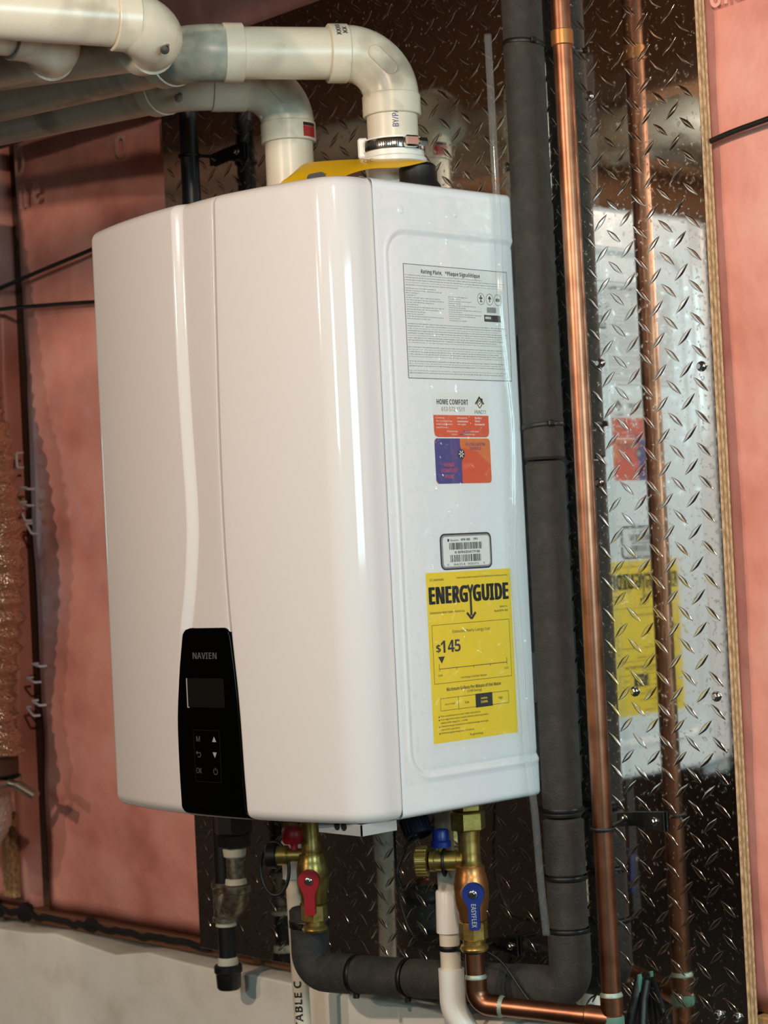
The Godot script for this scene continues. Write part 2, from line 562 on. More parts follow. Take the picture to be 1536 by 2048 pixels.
func bulb(p: Vector3, power: float) -> void:
	var warm := Color(1.0, 0.885, 0.79)
	var t := thing("ceiling_bulb", "", "lamp", p)
	tag(t, "bare warm bulb hanging from the joists %s" % ["in front of the heater", "on the duct side of the room", "on the plywood edge side"][used["ceiling_bulb"]])
	var st := begin()
	lathe(st, p, Vector3.DOWN, [Vector2(0.012, -0.05), Vector2(0.016, -0.035), Vector2(0.028, -0.012), Vector2(0.032, 0.004), Vector2(0.029, 0.02), Vector2(0.018, 0.031), Vector2(0, 0.034)], 24)
	var glow := mat(Color(1, 0.95, 0.85), 0.4)
	glow.emission_enabled = true
	glow.emission = warm
	glow.emission_energy_multiplier = 4.0
	obj("bulb", st, glow, t)
	st = begin()
	lathe(st, p + Vector3.UP * 0.05, Vector3.UP, [Vector2(0, 0), Vector2(0.02, 0), Vector2(0.022, 0.05), Vector2(0.006, 0.06), Vector2(0.006, CEIL - p.y - 0.09), Vector2(0.05, CEIL - p.y - 0.08), Vector2(0.05, CEIL - p.y - 0.052), Vector2(0, CEIL - p.y - 0.052)], 24)
	obj("holder", st, M.pvc_white, t)
	var l := OmniLight3D.new()
	l.name = "bulb_light"
	l.light_color = warm
	l.light_energy = power
	l.light_size = 0.03
	l.omni_range = 12.0
	l.omni_attenuation = 2.0
	l.shadow_enabled = true
	t.add_child(l)

func daylight(n: String, c: Vector3, face: Vector3, size: Vector2, power: float) -> void:
	var cool := Color(0.78, 0.96, 1.0)
	var bas := Basis.looking_at(face, Vector3.UP)      # -z looks into the room
	var o := Node3D.new()
	o.name = n
	add_child(o)
	o.position = c
	tag(o, "small basement window with a white frame set high in the wall", "window", "", "structure")
	var st := begin()
	for s in [-1, 1]:
		box(st, c + bas * Vector3(s * (size.x / 2 + 0.025), 0, 0.0), Vector3(0.05, size.y + 0.1, 0.06), 0.004, bas)
		box(st, c + bas * Vector3(0, s * (size.y / 2 + 0.025), 0.0), Vector3(size.x, 0.05, 0.06), 0.004, bas)
	box(st, c, Vector3(0.025, size.y, 0.03), 0.003, bas)
	obj("window_frame", st, M.pvc_white, o)
	st = begin()
	box(st, c + bas * Vector3(0, 0, 0.02), Vector3(size.x, size.y, 0.006), 0.001, bas)
	var glow := mat(cool, 0.2)
	glow.emission_enabled = true
	glow.emission = cool
	glow.emission_energy_multiplier = power
	obj("pane", st, glow, o)
	var l := AreaLight3D.new()
	l.name = "window_daylight"
	l.area_size = size
	l.light_color = cool
	l.light_energy = power
	l.area_normalize_energy = false
	l.set("area_range", 12.0)
	l.shadow_enabled = true
	o.add_child(l)
	l.transform = Transform3D(bas, bas * Vector3(0, 0, -0.035))

func make_room() -> void:
	var st := begin()
	lo_hi(st, Vector3(-3.1, FLOOR - 0.1, -0.35), Vector3(2.9, FLOOR, 4.15))
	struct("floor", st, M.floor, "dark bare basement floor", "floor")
	st = begin()
	lo_hi(st, Vector3(-3.1, CEIL + 0.1, -0.35), Vector3(2.9, CEIL + 0.2, 4.15))
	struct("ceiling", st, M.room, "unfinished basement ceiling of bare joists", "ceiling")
	for k in 11:
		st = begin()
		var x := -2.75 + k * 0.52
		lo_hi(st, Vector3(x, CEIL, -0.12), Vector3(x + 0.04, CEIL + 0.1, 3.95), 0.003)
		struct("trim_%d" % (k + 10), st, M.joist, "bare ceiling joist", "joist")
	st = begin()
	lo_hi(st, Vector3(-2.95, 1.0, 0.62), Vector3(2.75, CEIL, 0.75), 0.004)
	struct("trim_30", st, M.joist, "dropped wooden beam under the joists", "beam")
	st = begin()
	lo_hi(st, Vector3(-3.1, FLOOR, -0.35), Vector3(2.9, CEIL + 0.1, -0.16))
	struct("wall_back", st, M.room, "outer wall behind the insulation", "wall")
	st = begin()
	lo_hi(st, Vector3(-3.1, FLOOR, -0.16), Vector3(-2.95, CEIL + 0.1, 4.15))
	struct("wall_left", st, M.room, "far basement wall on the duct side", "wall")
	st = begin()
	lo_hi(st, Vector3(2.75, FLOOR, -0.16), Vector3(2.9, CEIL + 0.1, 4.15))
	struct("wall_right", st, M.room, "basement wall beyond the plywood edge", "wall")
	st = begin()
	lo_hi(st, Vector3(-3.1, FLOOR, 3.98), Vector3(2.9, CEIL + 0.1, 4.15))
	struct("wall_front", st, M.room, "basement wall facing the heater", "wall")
	# concrete foundation wall under the framing
	st = begin()
	var rows := []
	var nz := FastNoiseLite.new()
	nz.seed = 8; nz.frequency = 3.0
	for i in 14:
		var line := PackedVector3Array()
		for j in 70:
			var x := -2.95 + 5.7 * j / 69.0
			var top := -0.292 + 0.010 * nz.get_noise_2d(x * 4.0, 0.0) + 0.012 * nz.get_noise_2d(x * 1.1, 9.0)
			var y := lerpf(FLOOR, top, i / 11.0) if i < 12 else top
			var z := 0.006 + 0.003 * nz.get_noise_2d(x * 2.0, y * 2.0)
			if i == 12: z -= 0.006; y += 0.003
			if i == 13: z = -0.16; y += 0.004
			line.append(Vector3(x, y, z))
		rows.append(line)
	grid(st, rows, -1.0)
	struct("wall_foundation", st, M.concrete, "pale concrete foundation wall below the pink insulation", "wall")

# ------------------------------------------------------------------ framing, insulation, plate
func batt(n: String, label: String, x0: float, x1: float, y0: float, y1: float, z: float, sd: int, puff := 0.012) -> Node3D:
	var o := thing(n, label, "insulation", Vector3((x0 + x1) / 2, y0, z))
	var nz := FastNoiseLite.new()
	nz.seed = sd; nz.frequency = 2.2; nz.fractal_octaves = 3
	var nx := int(maxf(10, (x1 - x0) / 0.02))
	var ny := int(maxf(10, (y1 - y0) / 0.025))
	var rows := []
	for i in ny + 3:
		var line := PackedVector3Array()
		for j in nx + 3:
			var u := clampf((j - 1.0) / nx, 0.0, 1.0)
			var v := clampf((i - 1.0) / ny, 0.0, 1.0)
			var x := lerpf(x0, x1, u)
			var y := lerpf(y0, y1, v)
			var edge := minf(minf(u, 1.0 - u) * (x1 - x0), minf(v, 1.0 - v) * (y1 - y0))
			var zz := z + puff * (1.0 - exp(-edge / 0.05)) + 0.006 * nz.get_noise_2d(x * 1.6, y) + 0.003 * nz.get_noise_2d(x * 5.0, y * 2.0 + 7.0)
			if i == 0 or j == 0 or i == ny + 2 or j == nx + 2: zz = z - 0.09
			line.append(Vector3(x, y, zz))
		rows.append(line)
	var st := begin()
	grid(st, rows, -1.0)
	obj("facing", st, M.pink, o)
	return o

func make_framing() -> void:
	batt("insulation_batt", "dull pink insulation batt between the foil duct and the white heater", -0.955, -0.480, -0.262, 1.02, -0.038, 4)
	var o := get_node("insulation_batt")
	var st := begin()
	var zf := Transform3D(Basis(), Vector3(-0.918, 0.943, -0.019))
	words(st, "D", zf, Vector2(0, 0), 0.028, 0.045, true)
	words(st, "n e", Transform3D(Basis(), Vector3(-0.8935, 0.887, -0.019)), Vector2(0, 0), 0.06, 0.035, true)
	words(st, "0", Transform3D(Basis(), Vector3(-0.64, 0.918, -0.019)), Vector2(0, 0), 0.03, 0.035, true)
	obj("faded_print", st, M.pink_print, o)
	batt("insulation_batt", "pink insulation batt behind the crinkled foil duct, left of the stud gap", -1.55, -1.0, -0.262, 1.02, -0.030, 9)
	batt("insulation_batt", "bright pink insulation batt beside the plywood edge", 0.400, 1.02, -0.235, CEIL, -0.036, 14, 0.007)
	o = get_node("insulation_batt_002")
	st = begin()
	words(st, "oro", Transform3D(Basis.from_euler(Vector3(0, 0, 0.05)), Vector3(0.484, 0.8760, -0.0225)), Vector2(0, 0), 0.045, 0.018, true)
	obj("faded_print", st, M.pink_print, o)
	batt("insulation_batt", "shadowed pink batt tucked above the tread plate under the joists", -1.0, 0.39, 1.03, CEIL, -0.045, 17)
	batt("insulation_batt", "pink batt filling the bay toward the far duct side wall", -2.9, -1.6, -0.262, CEIL, -0.030, 19)
	batt("insulation_batt", "pink batt filling the bay past the plywood toward the window wall", 1.06, 2.72, -0.235, CEIL, -0.030, 23)
	st = begin()
	lo_hi(st, Vector3(-1.0, -0.262, -0.14), Vector3(-0.955, 1.02, -0.052), 0.002)
	tag(obj("stud", st, M.dark_wood), "dark wooden wall stud showing in the gap beside the foil duct", "stud")
	st = begin()
	lo_hi(st, Vector3(1.02, -0.235, -0.14), Vector3(1.06, 1.30, -0.05), 0.002)
	tag(obj("stud", st, M.dark_wood), "wooden wall stud past the bright pink batt", "stud")
	st = begin()
	lo_hi(st, Vector3(-2.9, -0.283, -0.14), Vector3(0.445, -0.262, -0.022), 0.002)
	struct("trim_1", st, M.sill, "thin wooden sill plate on top of the concrete", "sill plate")
	st = begin()
	lo_hi(st, Vector3(0.447, -0.262, -0.14), Vector3(2.7, -0.236, -0.024), 0.002)
	struct("trim_2", st, M.wood, "wooden sill plate right of the plywood", "sill plate")
	# black foam sealant squeezed along the sill
	st = begin()
	var path := []
	var rad := []
	var rng := RandomNumberGenerator.new()
	rng.seed = 5
	for k in 60:
		var x := -1.5 + 0.99 * k / 59.0
		path.append(Vector3(x, -0.270 + rng.randf_range(-0.004, 0.004), -0.016))
		rad.append(0.0048 + (0.013 if rng.randf() > 0.86 else 0.0) * rng.randf_range(0.4, 1.0))
	tube(st, path, rad, 10)
	tag(obj("sealant_bead", st, M.black_matte), "lumpy black sealant bead along the bottom of the pink batt", "sealant")
	st = begin()
	lo_hi(st, Vector3(-1.045, -0.245, -0.020), Vector3(-1.012, -0.105, -0.006), 0.002)
	tag(obj("wood_lath", st, M.ply_b), "short pale wooden lath at the foot of the pink batt below the foil duct", "lath")
	# loose cables across the batts
	for c in [
		[[Vector3(-1.3, 0.70, -0.008), Vector3(-0.995, 0.7434, -0.006), Vector3(-0.86, 0.757, -0.005), Vector3(-0.70, 0.772, -0.006), Vector3(-0.515, 0.79, -0.004)], "slanting thin black cable on the pink batt left of the heater"],
		[[Vector3(-1.3, 0.715, -0.008), Vector3(-0.997, 0.7134, -0.006), Vector3(-0.85, 0.703, -0.005), Vector3(-0.70, 0.690, -0.006), Vector3(-0.515, 0.67, -0.004)], "level thin black cable below the slanting one left of the heater"],
		[[Vector3(0.458, 0.7205, -0.016), Vector3(0.49, 0.7245, -0.0135), Vector3(0.54, 0.7295, -0.013), Vector3(0.66, 0.742, -0.013), Vector3(0.9, 0.77, -0.013)], "thin black cable on the bright pink batt by the plywood edge"]]:
		var curve := Curve3D.new()
		for p in c[0]: curve.add_point(p)
		var pts := []
		for k in 30: pts.append(curve.sample_baked(curve.get_baked_length() * k / 29.0, true))
		st = begin()
		tube(st, pts, 0.0032, 10)
		tag(obj("cable", st, M.black), c[1], "cable")
	# staples in the stud gap
	var sp := [[-0.955, 0.466, 1.57], [-0.937, 0.4194, -0.15], [-0.940, 0.3947, -0.3], [-0.945, 0.3774, -1.0], [-0.929, 0.3541, -0.8], [-0.926, 0.1352, -0.15], [-0.944, 0.1111, -0.3], [-0.932, 0.0745, -0.3], [-0.950, 0.0605, -0.6]]
	for k in sp.size():
		st = begin()
		var c3 := Vector3(sp[k][0], sp[k][1], -0.012)
		var d := Vector3(cos(sp[k][2]), sin(sp[k][2]), 0)
		var a := c3 - d * 0.012
		var b := c3 + d * 0.012
		tube(st, bend([a + Vector3(0, 0, -0.012), a, b, b + Vector3(0, 0, -0.012)], 0.003, 4), 0.0021, 8)
		tag(obj("staple", st, M.staple), ["upright bright staple above the upper cluster beside the duct", "topmost level staple of the upper cluster beside the duct", "second level staple of the upper cluster beside the duct", "slanting staple in the middle of the upper cluster beside the duct", "lowest slanting staple of the upper cluster beside the duct", "topmost and longest staple of the lower cluster beside the duct", "second staple of the lower cluster beside the duct", "third staple of the lower cluster, nearest the pink batt", "lowest staple of the lower cluster beside the duct"][k], "staple", "staples along the stud gap")

func lug_mesh() -> Mesh:
	var rows := []
	var L := 0.0137
	var W := 0.0031
	for i in 11:
		var u := -1.0 + i / 5.0
		var w := W * (1.0 - pow(absf(u), 1.5)) + 0.00012
		var top := 0.0007 * pow(maxf(0.0, 1.0 - u * u), 0.6)
		var line := PackedVector3Array()
		for v in [-1.0, -0.86, -0.6, 0.0, 0.6, 0.86, 1.0]:
			var h: float = [0.0, 0.45, 0.70, 1.0, 0.70, 0.45, 0.0][line.size()]
			line.append(Vector3(u * L, v * w, top * h - 0.00005))
		rows.append(line)
	var st := begin()
	grid(st, rows, 1.0)
	var m := st.commit()
	m.surface_set_material(0, M.lug)
	return m

func make_plate() -> void:
	# plywood backing, plies one by one
	var st: SurfaceTool
	var ply := thing("plywood_backboard", "plywood board behind the tread plate, showing its pale layered edge", "plywood", Vector3(-0.02, -0.268, -0.019))
	for k in 5:
		st = begin()
		var z1 := -0.0010 - k * 0.0036
		lo_hi(st, Vector3(-0.505, -0.262 + 0.001 * (k % 2), z1 - 0.0035), Vector3(0.4575 - 0.0007 * (k % 2) - 0.0003 * k, 1.012, z1), 0.0003)
		obj("ply", st, M.ply_a if k % 2 == 0 else M.ply_b, ply)
	var t := thing("tread_plate", "polished metal diamond tread plate screwed to the wall behind the heater", "tread plate", Vector3(-0.02, -0.266, 0))
	st = begin()
	lo_hi(st, Vector3(-0.5117, -0.266, -0.0009), Vector3(0.4570, 1.02, 0.0), 0.0003)
	obj("sheet", st, M.tread, t)
	var m := lug_mesh()
	var a := 0.0373
	var b := 0.0358
	var spots := []
	for i in range(-22, 8):
		for j in range(-34, 20):
			for h in 2:
				var x := 0.2892 + a * (i + 0.5 * h)
				var y := 0.7418 + b * (j + 0.5 * h)
				if x < -0.498 or x > 0.444 or y < -0.254 or y > 1.006: continue
				# in view: the strip right of the pipes first, then what shows around the vents and valves
				var rank := 3.0
				if x > 0.285: rank = 0.0
				elif y < -0.02 and x > 0.0: rank = 1.0 + absf(y)
				elif y > 0.72 and x > 0.1: rank = 1.0 + (y - 0.7)
				elif y > 0.78 or y < -0.03: rank = 2.0
				spots.append([rank, x, y, h])
	spots.sort_custom(func(p, q): return p[0] < q[0] if p[0] != q[0] else (p[1] > q[1] if p[1] != q[1] else p[2] > q[2]))
	var rest := []
	for k in spots.size():
		var s = spots[k]
		var ang := deg_to_rad(-41.0 if s[3] == 0 else 41.0)
		var xf := Transform3D(Basis.from_euler(Vector3(0, 0, ang)), Vector3(s[1], s[2], 0.0) - t.position)
		if k < 300:
			var o := MeshInstance3D.new()
			o.name = "lug"
			o.mesh = m
			o.transform = xf
			t.add_child(o, true)
		else:
			rest.append(xf)
	var mm := MultiMesh.new()
	mm.transform_format = MultiMesh.TRANSFORM_3D
	mm.mesh = m
	mm.instance_count = rest.size()
	for k in rest.size(): mm.set_instance_transform(k, rest[k])
	var mi := MultiMeshInstance3D.new()
	mi.name = "lug_field"
	mi.multimesh = mm
	mi.set_meta("kind", "stuff")
	t.add_child(mi)
	# hex washer screws holding the plate
	for p in [[0.3229, 0.1174], [0.4377, 0.1141], [0.4409, 0.4745], [0.2854, 0.3562], [0.2962, 0.4928], [0.4182, -0.2345], [0.4439, -0.2336], [0.3003, 0.80]]:
		st = begin()
		var c := Vector3(p[0], p[1], 0.0002)
		screw_head(st, c, 0.0058)
		obj("screw", st, M.steel, t)

func screw_head(st: SurfaceTool, c: Vector3, r: float) -> void:
	lathe(st, c, Vector3.BACK, [Vector2(r, 0), Vector2(r, 0.0008), Vector2(r * 0.7, 0.0016), Vector2(r * 0.66, 0.0020)], 20)
	hexnut(st, c + Vector3.BACK * 0.0014, c + Vector3.BACK * 0.0055, r * 0.68)

# ------------------------------------------------------------------ the heater
func z_front(x: float) -> float: return 0.368 - 0.74 * (x + 0.03) * (x + 0.03)

func table(t: Array, y: float) -> float:
	# piecewise smooth value at height y; t = [[y, x], ...] with y rising
	if y <= t[0][0]: return t[0][1]
	for i in t.size() - 1:
		if y <= t[i + 1][0]:
			var k: float = (y - t[i][0]) / (t[i + 1][0] - t[i][0])
			var p0: float = t[maxi(i - 1, 0)][1]
			var p3: float = t[mini(i + 2, t.size() - 1)][1]
			return cubic_interpolate(t[i][1], t[i + 1][1], p0, p3, k)
	return t[-1][1]

const FOLD := [[0.0, -0.046], [0.08, -0.047], [0.15, -0.042], [0.212, -0.0315], [0.257, -0.0205], [0.3137, -0.0120], [0.3589, -0.0105], [0.4158, -0.0125], [0.5012, -0.0145], [0.5866, -0.0146], [0.696, -0.0130]]
const SEAMX := [[0.0, 0.0625], [0.05, 0.0604], [0.1337, 0.0574], [0.2123, 0.0512], [0.2835, 0.0482], [0.3558, 0.0476], [0.4393, 0.0485], [0.5784, 0.0523], [0.696, 0.0560]]

func cover_outline(y: float) -> PackedVector2Array:
	var out := PackedVector2Array()
	var fx := table(FOLD, y)
	var sx := table(SEAMX, y)
	# left return and corner
	out.append(Vector2(-HW + 0.004, SEAM + 0.0006)); out.append(Vector2(-HW + 0.0012, SEAM + 0.0010)); out.append(Vector2(-HW, SEAM + 0.0026))
	var R := 0.026
	var a1 := atan(-2 * 0.74 * (-0.20 + 0.03))        # slope angle of the front at the corner
	var cx := -HW + R
	var xs := cx - R * sin(a1)
	var cz := z_front(xs) - R * cos(a1)
	for k in 13:
		var a := lerpf(PI / 2, a1, k / 12.0)
		out.append(Vector2(cx - R * sin(a), cz + R * cos(a)))
	for k in range(1, 13):
		var x := lerpf(xs, fx - 0.0025, k / 12.0)
		out.append(Vector2(x, z_front(x)))
	# step down into the centre strip
	for k in 7:
		var s := k / 6.0
		var x := fx - 0.0015 + 0.0128 * s
		out.append(Vector2(x, z_front(x) - 0.0064 * lerpf(s, s * s * (3 - 2 * s), 0.25)))
	var xa := fx + 0.0123
	for k in range(0, 9):
		var s := k / 8.0
		var x := lerpf(xa, sx - 0.0030, s)
		out.append(Vector2(x, z_front(x) - lerpf(0.0064, 0.0012, s)))
	out.append(Vector2(sx - 0.0021, z_front(sx) - 0.0016))
	out.append(Vector2(sx - 0.0017, z_front(sx) - 0.0072))
	out.append(Vector2(sx + 0.0010, z_front(sx) - 0.0072))
	out.append(Vector2(sx + 0.0013, z_front(sx) - 0.0022))
	out.append(Vector2(sx + 0.0020, z_front(sx) - 0.0006))
	out.append(Vector2(sx + 0.0036, z_front(sx + 0.0036)))
	# right part, wide rounded corner and return
	R = 0.045
	var a2 := atan(2 * 0.74 * (0.19 + 0.03))
	cx = HW - R
	var xe := cx + R * sin(a2)
	cz = z_front(xe) - R * cos(a2)
	for k in range(1, 15):
		var x := lerpf(sx + 0.0036, xe, k / 15.0)
		out.append(Vector2(x, z_front(x)))
	for k in 17:
		var a := lerpf(a2, PI / 2, k / 16.0)
		out.append(Vector2(cx + R * sin(a), cz + R * cos(a)))
	out.append(Vector2(HW, SEAM + 0.0080)); out.append(Vector2(HW + 0.0007, SEAM + 0.0048)); out.append(Vector2(HW + 0.0010, SEAM + 0.0028)); out.append(Vector2(HW + 0.0004, SEAM + 0.0011)); out.append(Vector2(HW - 0.0010, SEAM + 0.0006))
	return out

func cover_row(y: float, inset: float) -> PackedVector3Array:
	var o := cover_outline(y)
	var line := PackedVector3Array()
	for i in o.size():
		var d := (o[mini(i + 1, o.size() - 1)] - o[maxi(i - 1, 0)]).normalized()
		var n := Vector2(-d.y, d.x)
		# toward the inside of the cover
		var p := o[i]
		if inset > 0.0:
			if absf(p.x) < 0.17: n = Vector2(2 * 0.74 * (p.x + 0.03), 1.0).normalized()
			var inward := (Vector2(0.0, 0.20) - p)
			var q := n * inset
			if q.dot(inward) < 0: q = -q
			if inset > 0.02: q = inward.normalized() * inset
			p += q
			p.y = maxf(p.y, SEAM + 0.0006)
		line.append(Vector3(p.x, y, p.y))
	return line

func side_map(v: Vector2) -> Vector3: return Vector3(HW, v.y, v.x)

func make_heater() -> Node3D:
	var h := thing("water_heater", "white wall mounted tankless water heater with a black control panel", "water heater", Vector3(0, 0, 0.01))
	var st := begin()
	# front cover
	var rows := []
	var r := 0.013
	rows.append(cover_row(0.0, 0.10))
	rows.append(cover_row(0.0, 0.03))
	for k in 7:
		var a := PI / 2 * k / 6.0
		rows.append(cover_row(r - r * cos(a), r * (1 - sin(a))))
	for k in range(1, 40):
		rows.append(cover_row(lerpf(r, HH - r, k / 40.0), 0.0))
	for k in 7:
		var a := PI / 2 * k / 6.0
		rows.append(cover_row(HH - r + r * sin(a), r * (1 - cos(a))))
	rows.append(cover_row(HH, 0.03))
	rows.append(cover_row(HH, 0.10))
	grid(st, rows, -1.0)
	obj("front_cover", st, M.enamel, h)

	# control panel, lying in the lower end of the centre strip
	st = begin()
	var PL := [[0.0, -0.0400], [0.004, -0.0445], [0.011, -0.0466], [0.029, -0.0472], [0.075, -0.0475], [0.109, -0.0465], [0.1435, -0.0420], [0.189, -0.0345], [0.2074, -0.0292], [0.2120, -0.0235], [0.2138, -0.0155]]
	var PR := [[0.0, 0.0710], [0.003, 0.0665], [0.010, 0.0630], [0.0233, 0.0606], [0.0785, 0.0597], [0.1337, 0.0580], [0.1669, 0.0553], [0.200, 0.0520], [0.2085, 0.0500], [0.2126, 0.0465], [0.2138, 0.0425]]
	rows = []
	for k in 42:
		var s := k / 41.0
		var y := 0.2138 * s
		if k < 8: y = 0.0138 * (k / 8.0) * (k / 8.0) + 0.0004
		if k > 33: y = 0.2138 - 0.0138 * pow((41 - k) / 8.0, 2)
		var xl := table(PL, y)
		var xr := table(PR, y)
		var line := PackedVector3Array()
		var rim := 0.013 * (1.0 - sqrt(maxf(0.0, 1.0 - pow(clampf((0.013 - y) / 0.013, 0, 1), 2)))) # follows the cover's rounded foot
		line.append(Vector3(xl, y, z_front(xl) - 0.008))
		line.append(Vector3(xl + 0.0003, y, z_front(xl) + 0.0002 - rim))
		for j in 15:
			var x := lerpf(xl + 0.0012, xr - 0.0012, j / 14.0)
			line.append(Vector3(x, y, z_front(x) + 0.0009 - rim))
		line.append(Vector3(xr - 0.0003, y, z_front(xr) + 0.0002 - rim))
		line.append(Vector3(xr, y, z_front(xr) - 0.008))
		rows.append(line)
	grid(st, rows, -1.0)
	var cp := obj("control_panel", st, M.black_gloss, h)
	cp.set_meta("label", "glossy black control panel with screen and keys")
	# local frame on the panel face
	var tilt := atan(-2 * 0.74 * (0.008 + 0.03))
	var pf := Transform3D(Basis.from_euler(Vector3(0, -tilt, 0)), Vector3(0.008, 0.0, z_front(0.008) + 0.0011))
	st = begin()
	plate(st, rrect(-0.0305, 0.1244, 0.0315, 0.1572, 0.0015), pf, 0.0004, 0.0002)
	obj("screen", st, M.screen, cp)
	st = begin()
	bar(st, pf, Vector2(-0.0314, 0.1246), Vector2(-0.0314, 0.1572), 0.0016, 0.0005)
	bar(st, pf, Vector2(-0.0320, 0.1244), Vector2(-0.0285, 0.1244), 0.0010, 0.0005)
	obj("screen_rim", st, M.print_light, cp)
	st = begin()
	words(st, "NAVIEN", pf, Vector2(0.0013, 0.1827), 0.041, 0.0072, true)
	obj("lettering", st, M.print_grey, cp)
	st = begin()
	frame_bars(st, pf, Vector2(-0.024, 0.041), Vector2(0.020, 0.099), 0.0003)
	obj("key_frame", st, M.black_matte, cp)
	st = begin()
	words(st, "M", pf, Vector2(-0.0165, 0.089), 0.0062, 0.0062)
	obj("key", st, M.print_grey, cp)
	st = begin()
	words(st, "OK", pf, Vector2(-0.0172, 0.0533), 0.0092, 0.0062)
	obj("key", st, M.print_grey, cp)
	st = begin()
	bar(st, pf, Vector2(-0.0195, 0.0733), Vector2(-0.0145, 0.0733), 0.0009)
	bar(st, pf, Vector2(-0.0145, 0.0737), Vector2(-0.0130, 0.0710), 0.0009)
	bar(st, pf, Vector2(-0.0130, 0.0714), Vector2(-0.0145, 0.0684), 0.0009)
	bar(st, pf, Vector2(-0.0142, 0.0688), Vector2(-0.0185, 0.0688), 0.0009)
	plate(st, PackedVector2Array([Vector2(-0.0215, 0.0733), Vector2(-0.0188, 0.0712), Vector2(-0.0188, 0.0754)]), pf, 0.0001)
	obj("key", st, M.print_grey, cp)
	st = begin()
	plate(st, PackedVector2Array([Vector2(0.0072, 0.0862), Vector2(0.0142, 0.0862), Vector2(0.0107, 0.0924)]), pf, 0.0001)
	obj("key", st, M.print_light, cp)
	st = begin()
	plate(st, PackedVector2Array([Vector2(0.0072, 0.0746), Vector2(0.0107, 0.0684), Vector2(0.0142, 0.0746)]), pf, 0.0001)
	obj("key", st, M.print_light, cp)
	st = begin()
	for k in 12:
		var a := lerpf(PI / 2 + 0.6, PI * 2.5 - 0.6, k / 12.0)
		var b := lerpf(PI / 2 + 0.6, PI * 2.5 - 0.6, (k + 1) / 12.0)
		bar(st, pf, Vector2(0.0107, 0.0533) + Vector2(cos(a), sin(a)) * 0.0034, Vector2(0.0107, 0.0533) + Vector2(cos(b), sin(b)) * 0.0034, 0.0008)
	bar(st, pf, Vector2(0.0107, 0.0540), Vector2(0.0107, 0.0576), 0.0008)
	obj("key", st, M.print_grey, cp)

	# sheet metal casing behind the cover
	st = begin()
	lo_hi(st, Vector3(-HW + 0.001, 0.0, 0.052), Vector3(HW - 0.0035, HH, SEAM + 0.006), 0.006)
	lo_hi(st, Vector3(-0.16, 0.10, 0.0022), Vector3(0.16, 0.16, 0.054), 0.002)
	lo_hi(st, Vector3(-0.16, 0.54, 0.0022), Vector3(0.16, 0.60, 0.054), 0.002)
	obj("casing", st, M.side, h)
	# right side panel with its pressed field
	st = begin()
	rows = []
	var ny := 420
	var nzz := 150
	for i in ny + 1:
		var y := lerpf(0.0, HH, i / float(ny))
		var line := PackedVector3Array()
		for j in nzz + 1:
			var z := lerpf(0.052, SEAM + 0.0002, j / float(nzz))
			var p := Vector2(z - 0.145, y - 0.342)
			var q := p.abs() - Vector2(0.1115 - 0.03, 0.300 - 0.03)   # the pressed field, rounded 30 mm
			var d := q.max(Vector2.ZERO).length() + minf(maxf(q.x, q.y), 0.0) - 0.03
			var x := HW - 0.0022 * smoothstep(0.0, 0.0062, -d) - 0.0008 * exp(-pow((d + 0.0065) / 0.0016, 2)) + 0.0010 * exp(-pow((d - 0.001) / 0.0024, 2))
			var e := minf(y, HH - y)
			if e < 0.008: x -= 0.008 - sqrt(maxf(0.0, 0.000064 - (0.008 - e) * (0.008 - e)))
			if z - 0.052 < 0.004: x -= 0.004 - sqrt(maxf(0.0, 0.000016 - pow(0.004 - (z - 0.052), 2)))
			line.append(Vector3(x, y, z))
		rows.append(line)
	grid(st, rows, -1.0)
	var sp := obj("side_panel", st, M.side, h)
	for p in [[0.6628, 0.2314, 0.0055, 0.0008], [0.6641, 0.1469, 0.0035, -0.0004]]:
		st = begin()
		lathe(st, Vector3(HW, p[0], p[1]), Vector3.RIGHT, [Vector2(p[2], -0.0004), Vector2(p[2] * 0.8, 0.0006), Vector2(p[2] * 0.4, 0.0012), Vector2(0, 0.0013)], 16)
		obj("dimple", st, M.side, sp)
	# foot bracket under the front right corner, with its two slots
	st = begin()
	lo_hi(st, Vector3(0.135, -0.0125, 0.318), Vector3(0.205, 0.0, 0.3200), 0.0004)
	lo_hi(st, Vector3(0.2030, -0.0125, 0.268), Vector3(0.205, 0.0, 0.3200), 0.0004)
	var fb := obj("foot_bracket", st, M.grey_metal, h)
	st = begin()
	for x in [0.166, 0.177]:
		lathe(st, Vector3(x, -0.0035, 0.3199), Vector3.BACK, [Vector2(0.0048, 0), Vector2(0.0048, 0.0004), Vector2(0, 0.0004)], 16)
	obj("slot", st, M.black_matte, fb)
	make_labels(h)
	# clear protective film left on the side panel, creased and bubbled
	st = begin()
	rows = []
	var nf := FastNoiseLite.new()
	nf.seed = 91; nf.frequency = 55.0; nf.fractal_octaves = 3
	for i in 281:
		var y := lerpf(0.035, HH - 0.012, i / 280.0)
		var line := PackedVector3Array()
		for j in 91:
			var z := lerpf(0.062, SEAM - 0.004, j / 90.0)
			var n := nf.get_noise_2d(z, y)
			var bub := pow(maxf(0.0, n - 0.18), 2.0) * 0.006
			line.append(Vector3(HW + 0.0011 + bub + 0.00012 * nf.get_noise_2d(z * 0.2, y * 0.12 + 3.0), y, z))
		rows.append(line)
	grid(st, rows, -1.0)
	obj("protective_film", st, M.film, h)
	return h

func bars_texture(w: int, h: int, bg: Color, draw: Callable) -> StandardMaterial3D:
	var im := Image.create(w, h, false, Image.FORMAT_RGB8)
	im.fill(bg)
	draw.call(im)
	var m := mat(Color(1, 1, 1), 0.5)
	m.albedo_texture = ImageTexture.create_from_image(im)
	return m

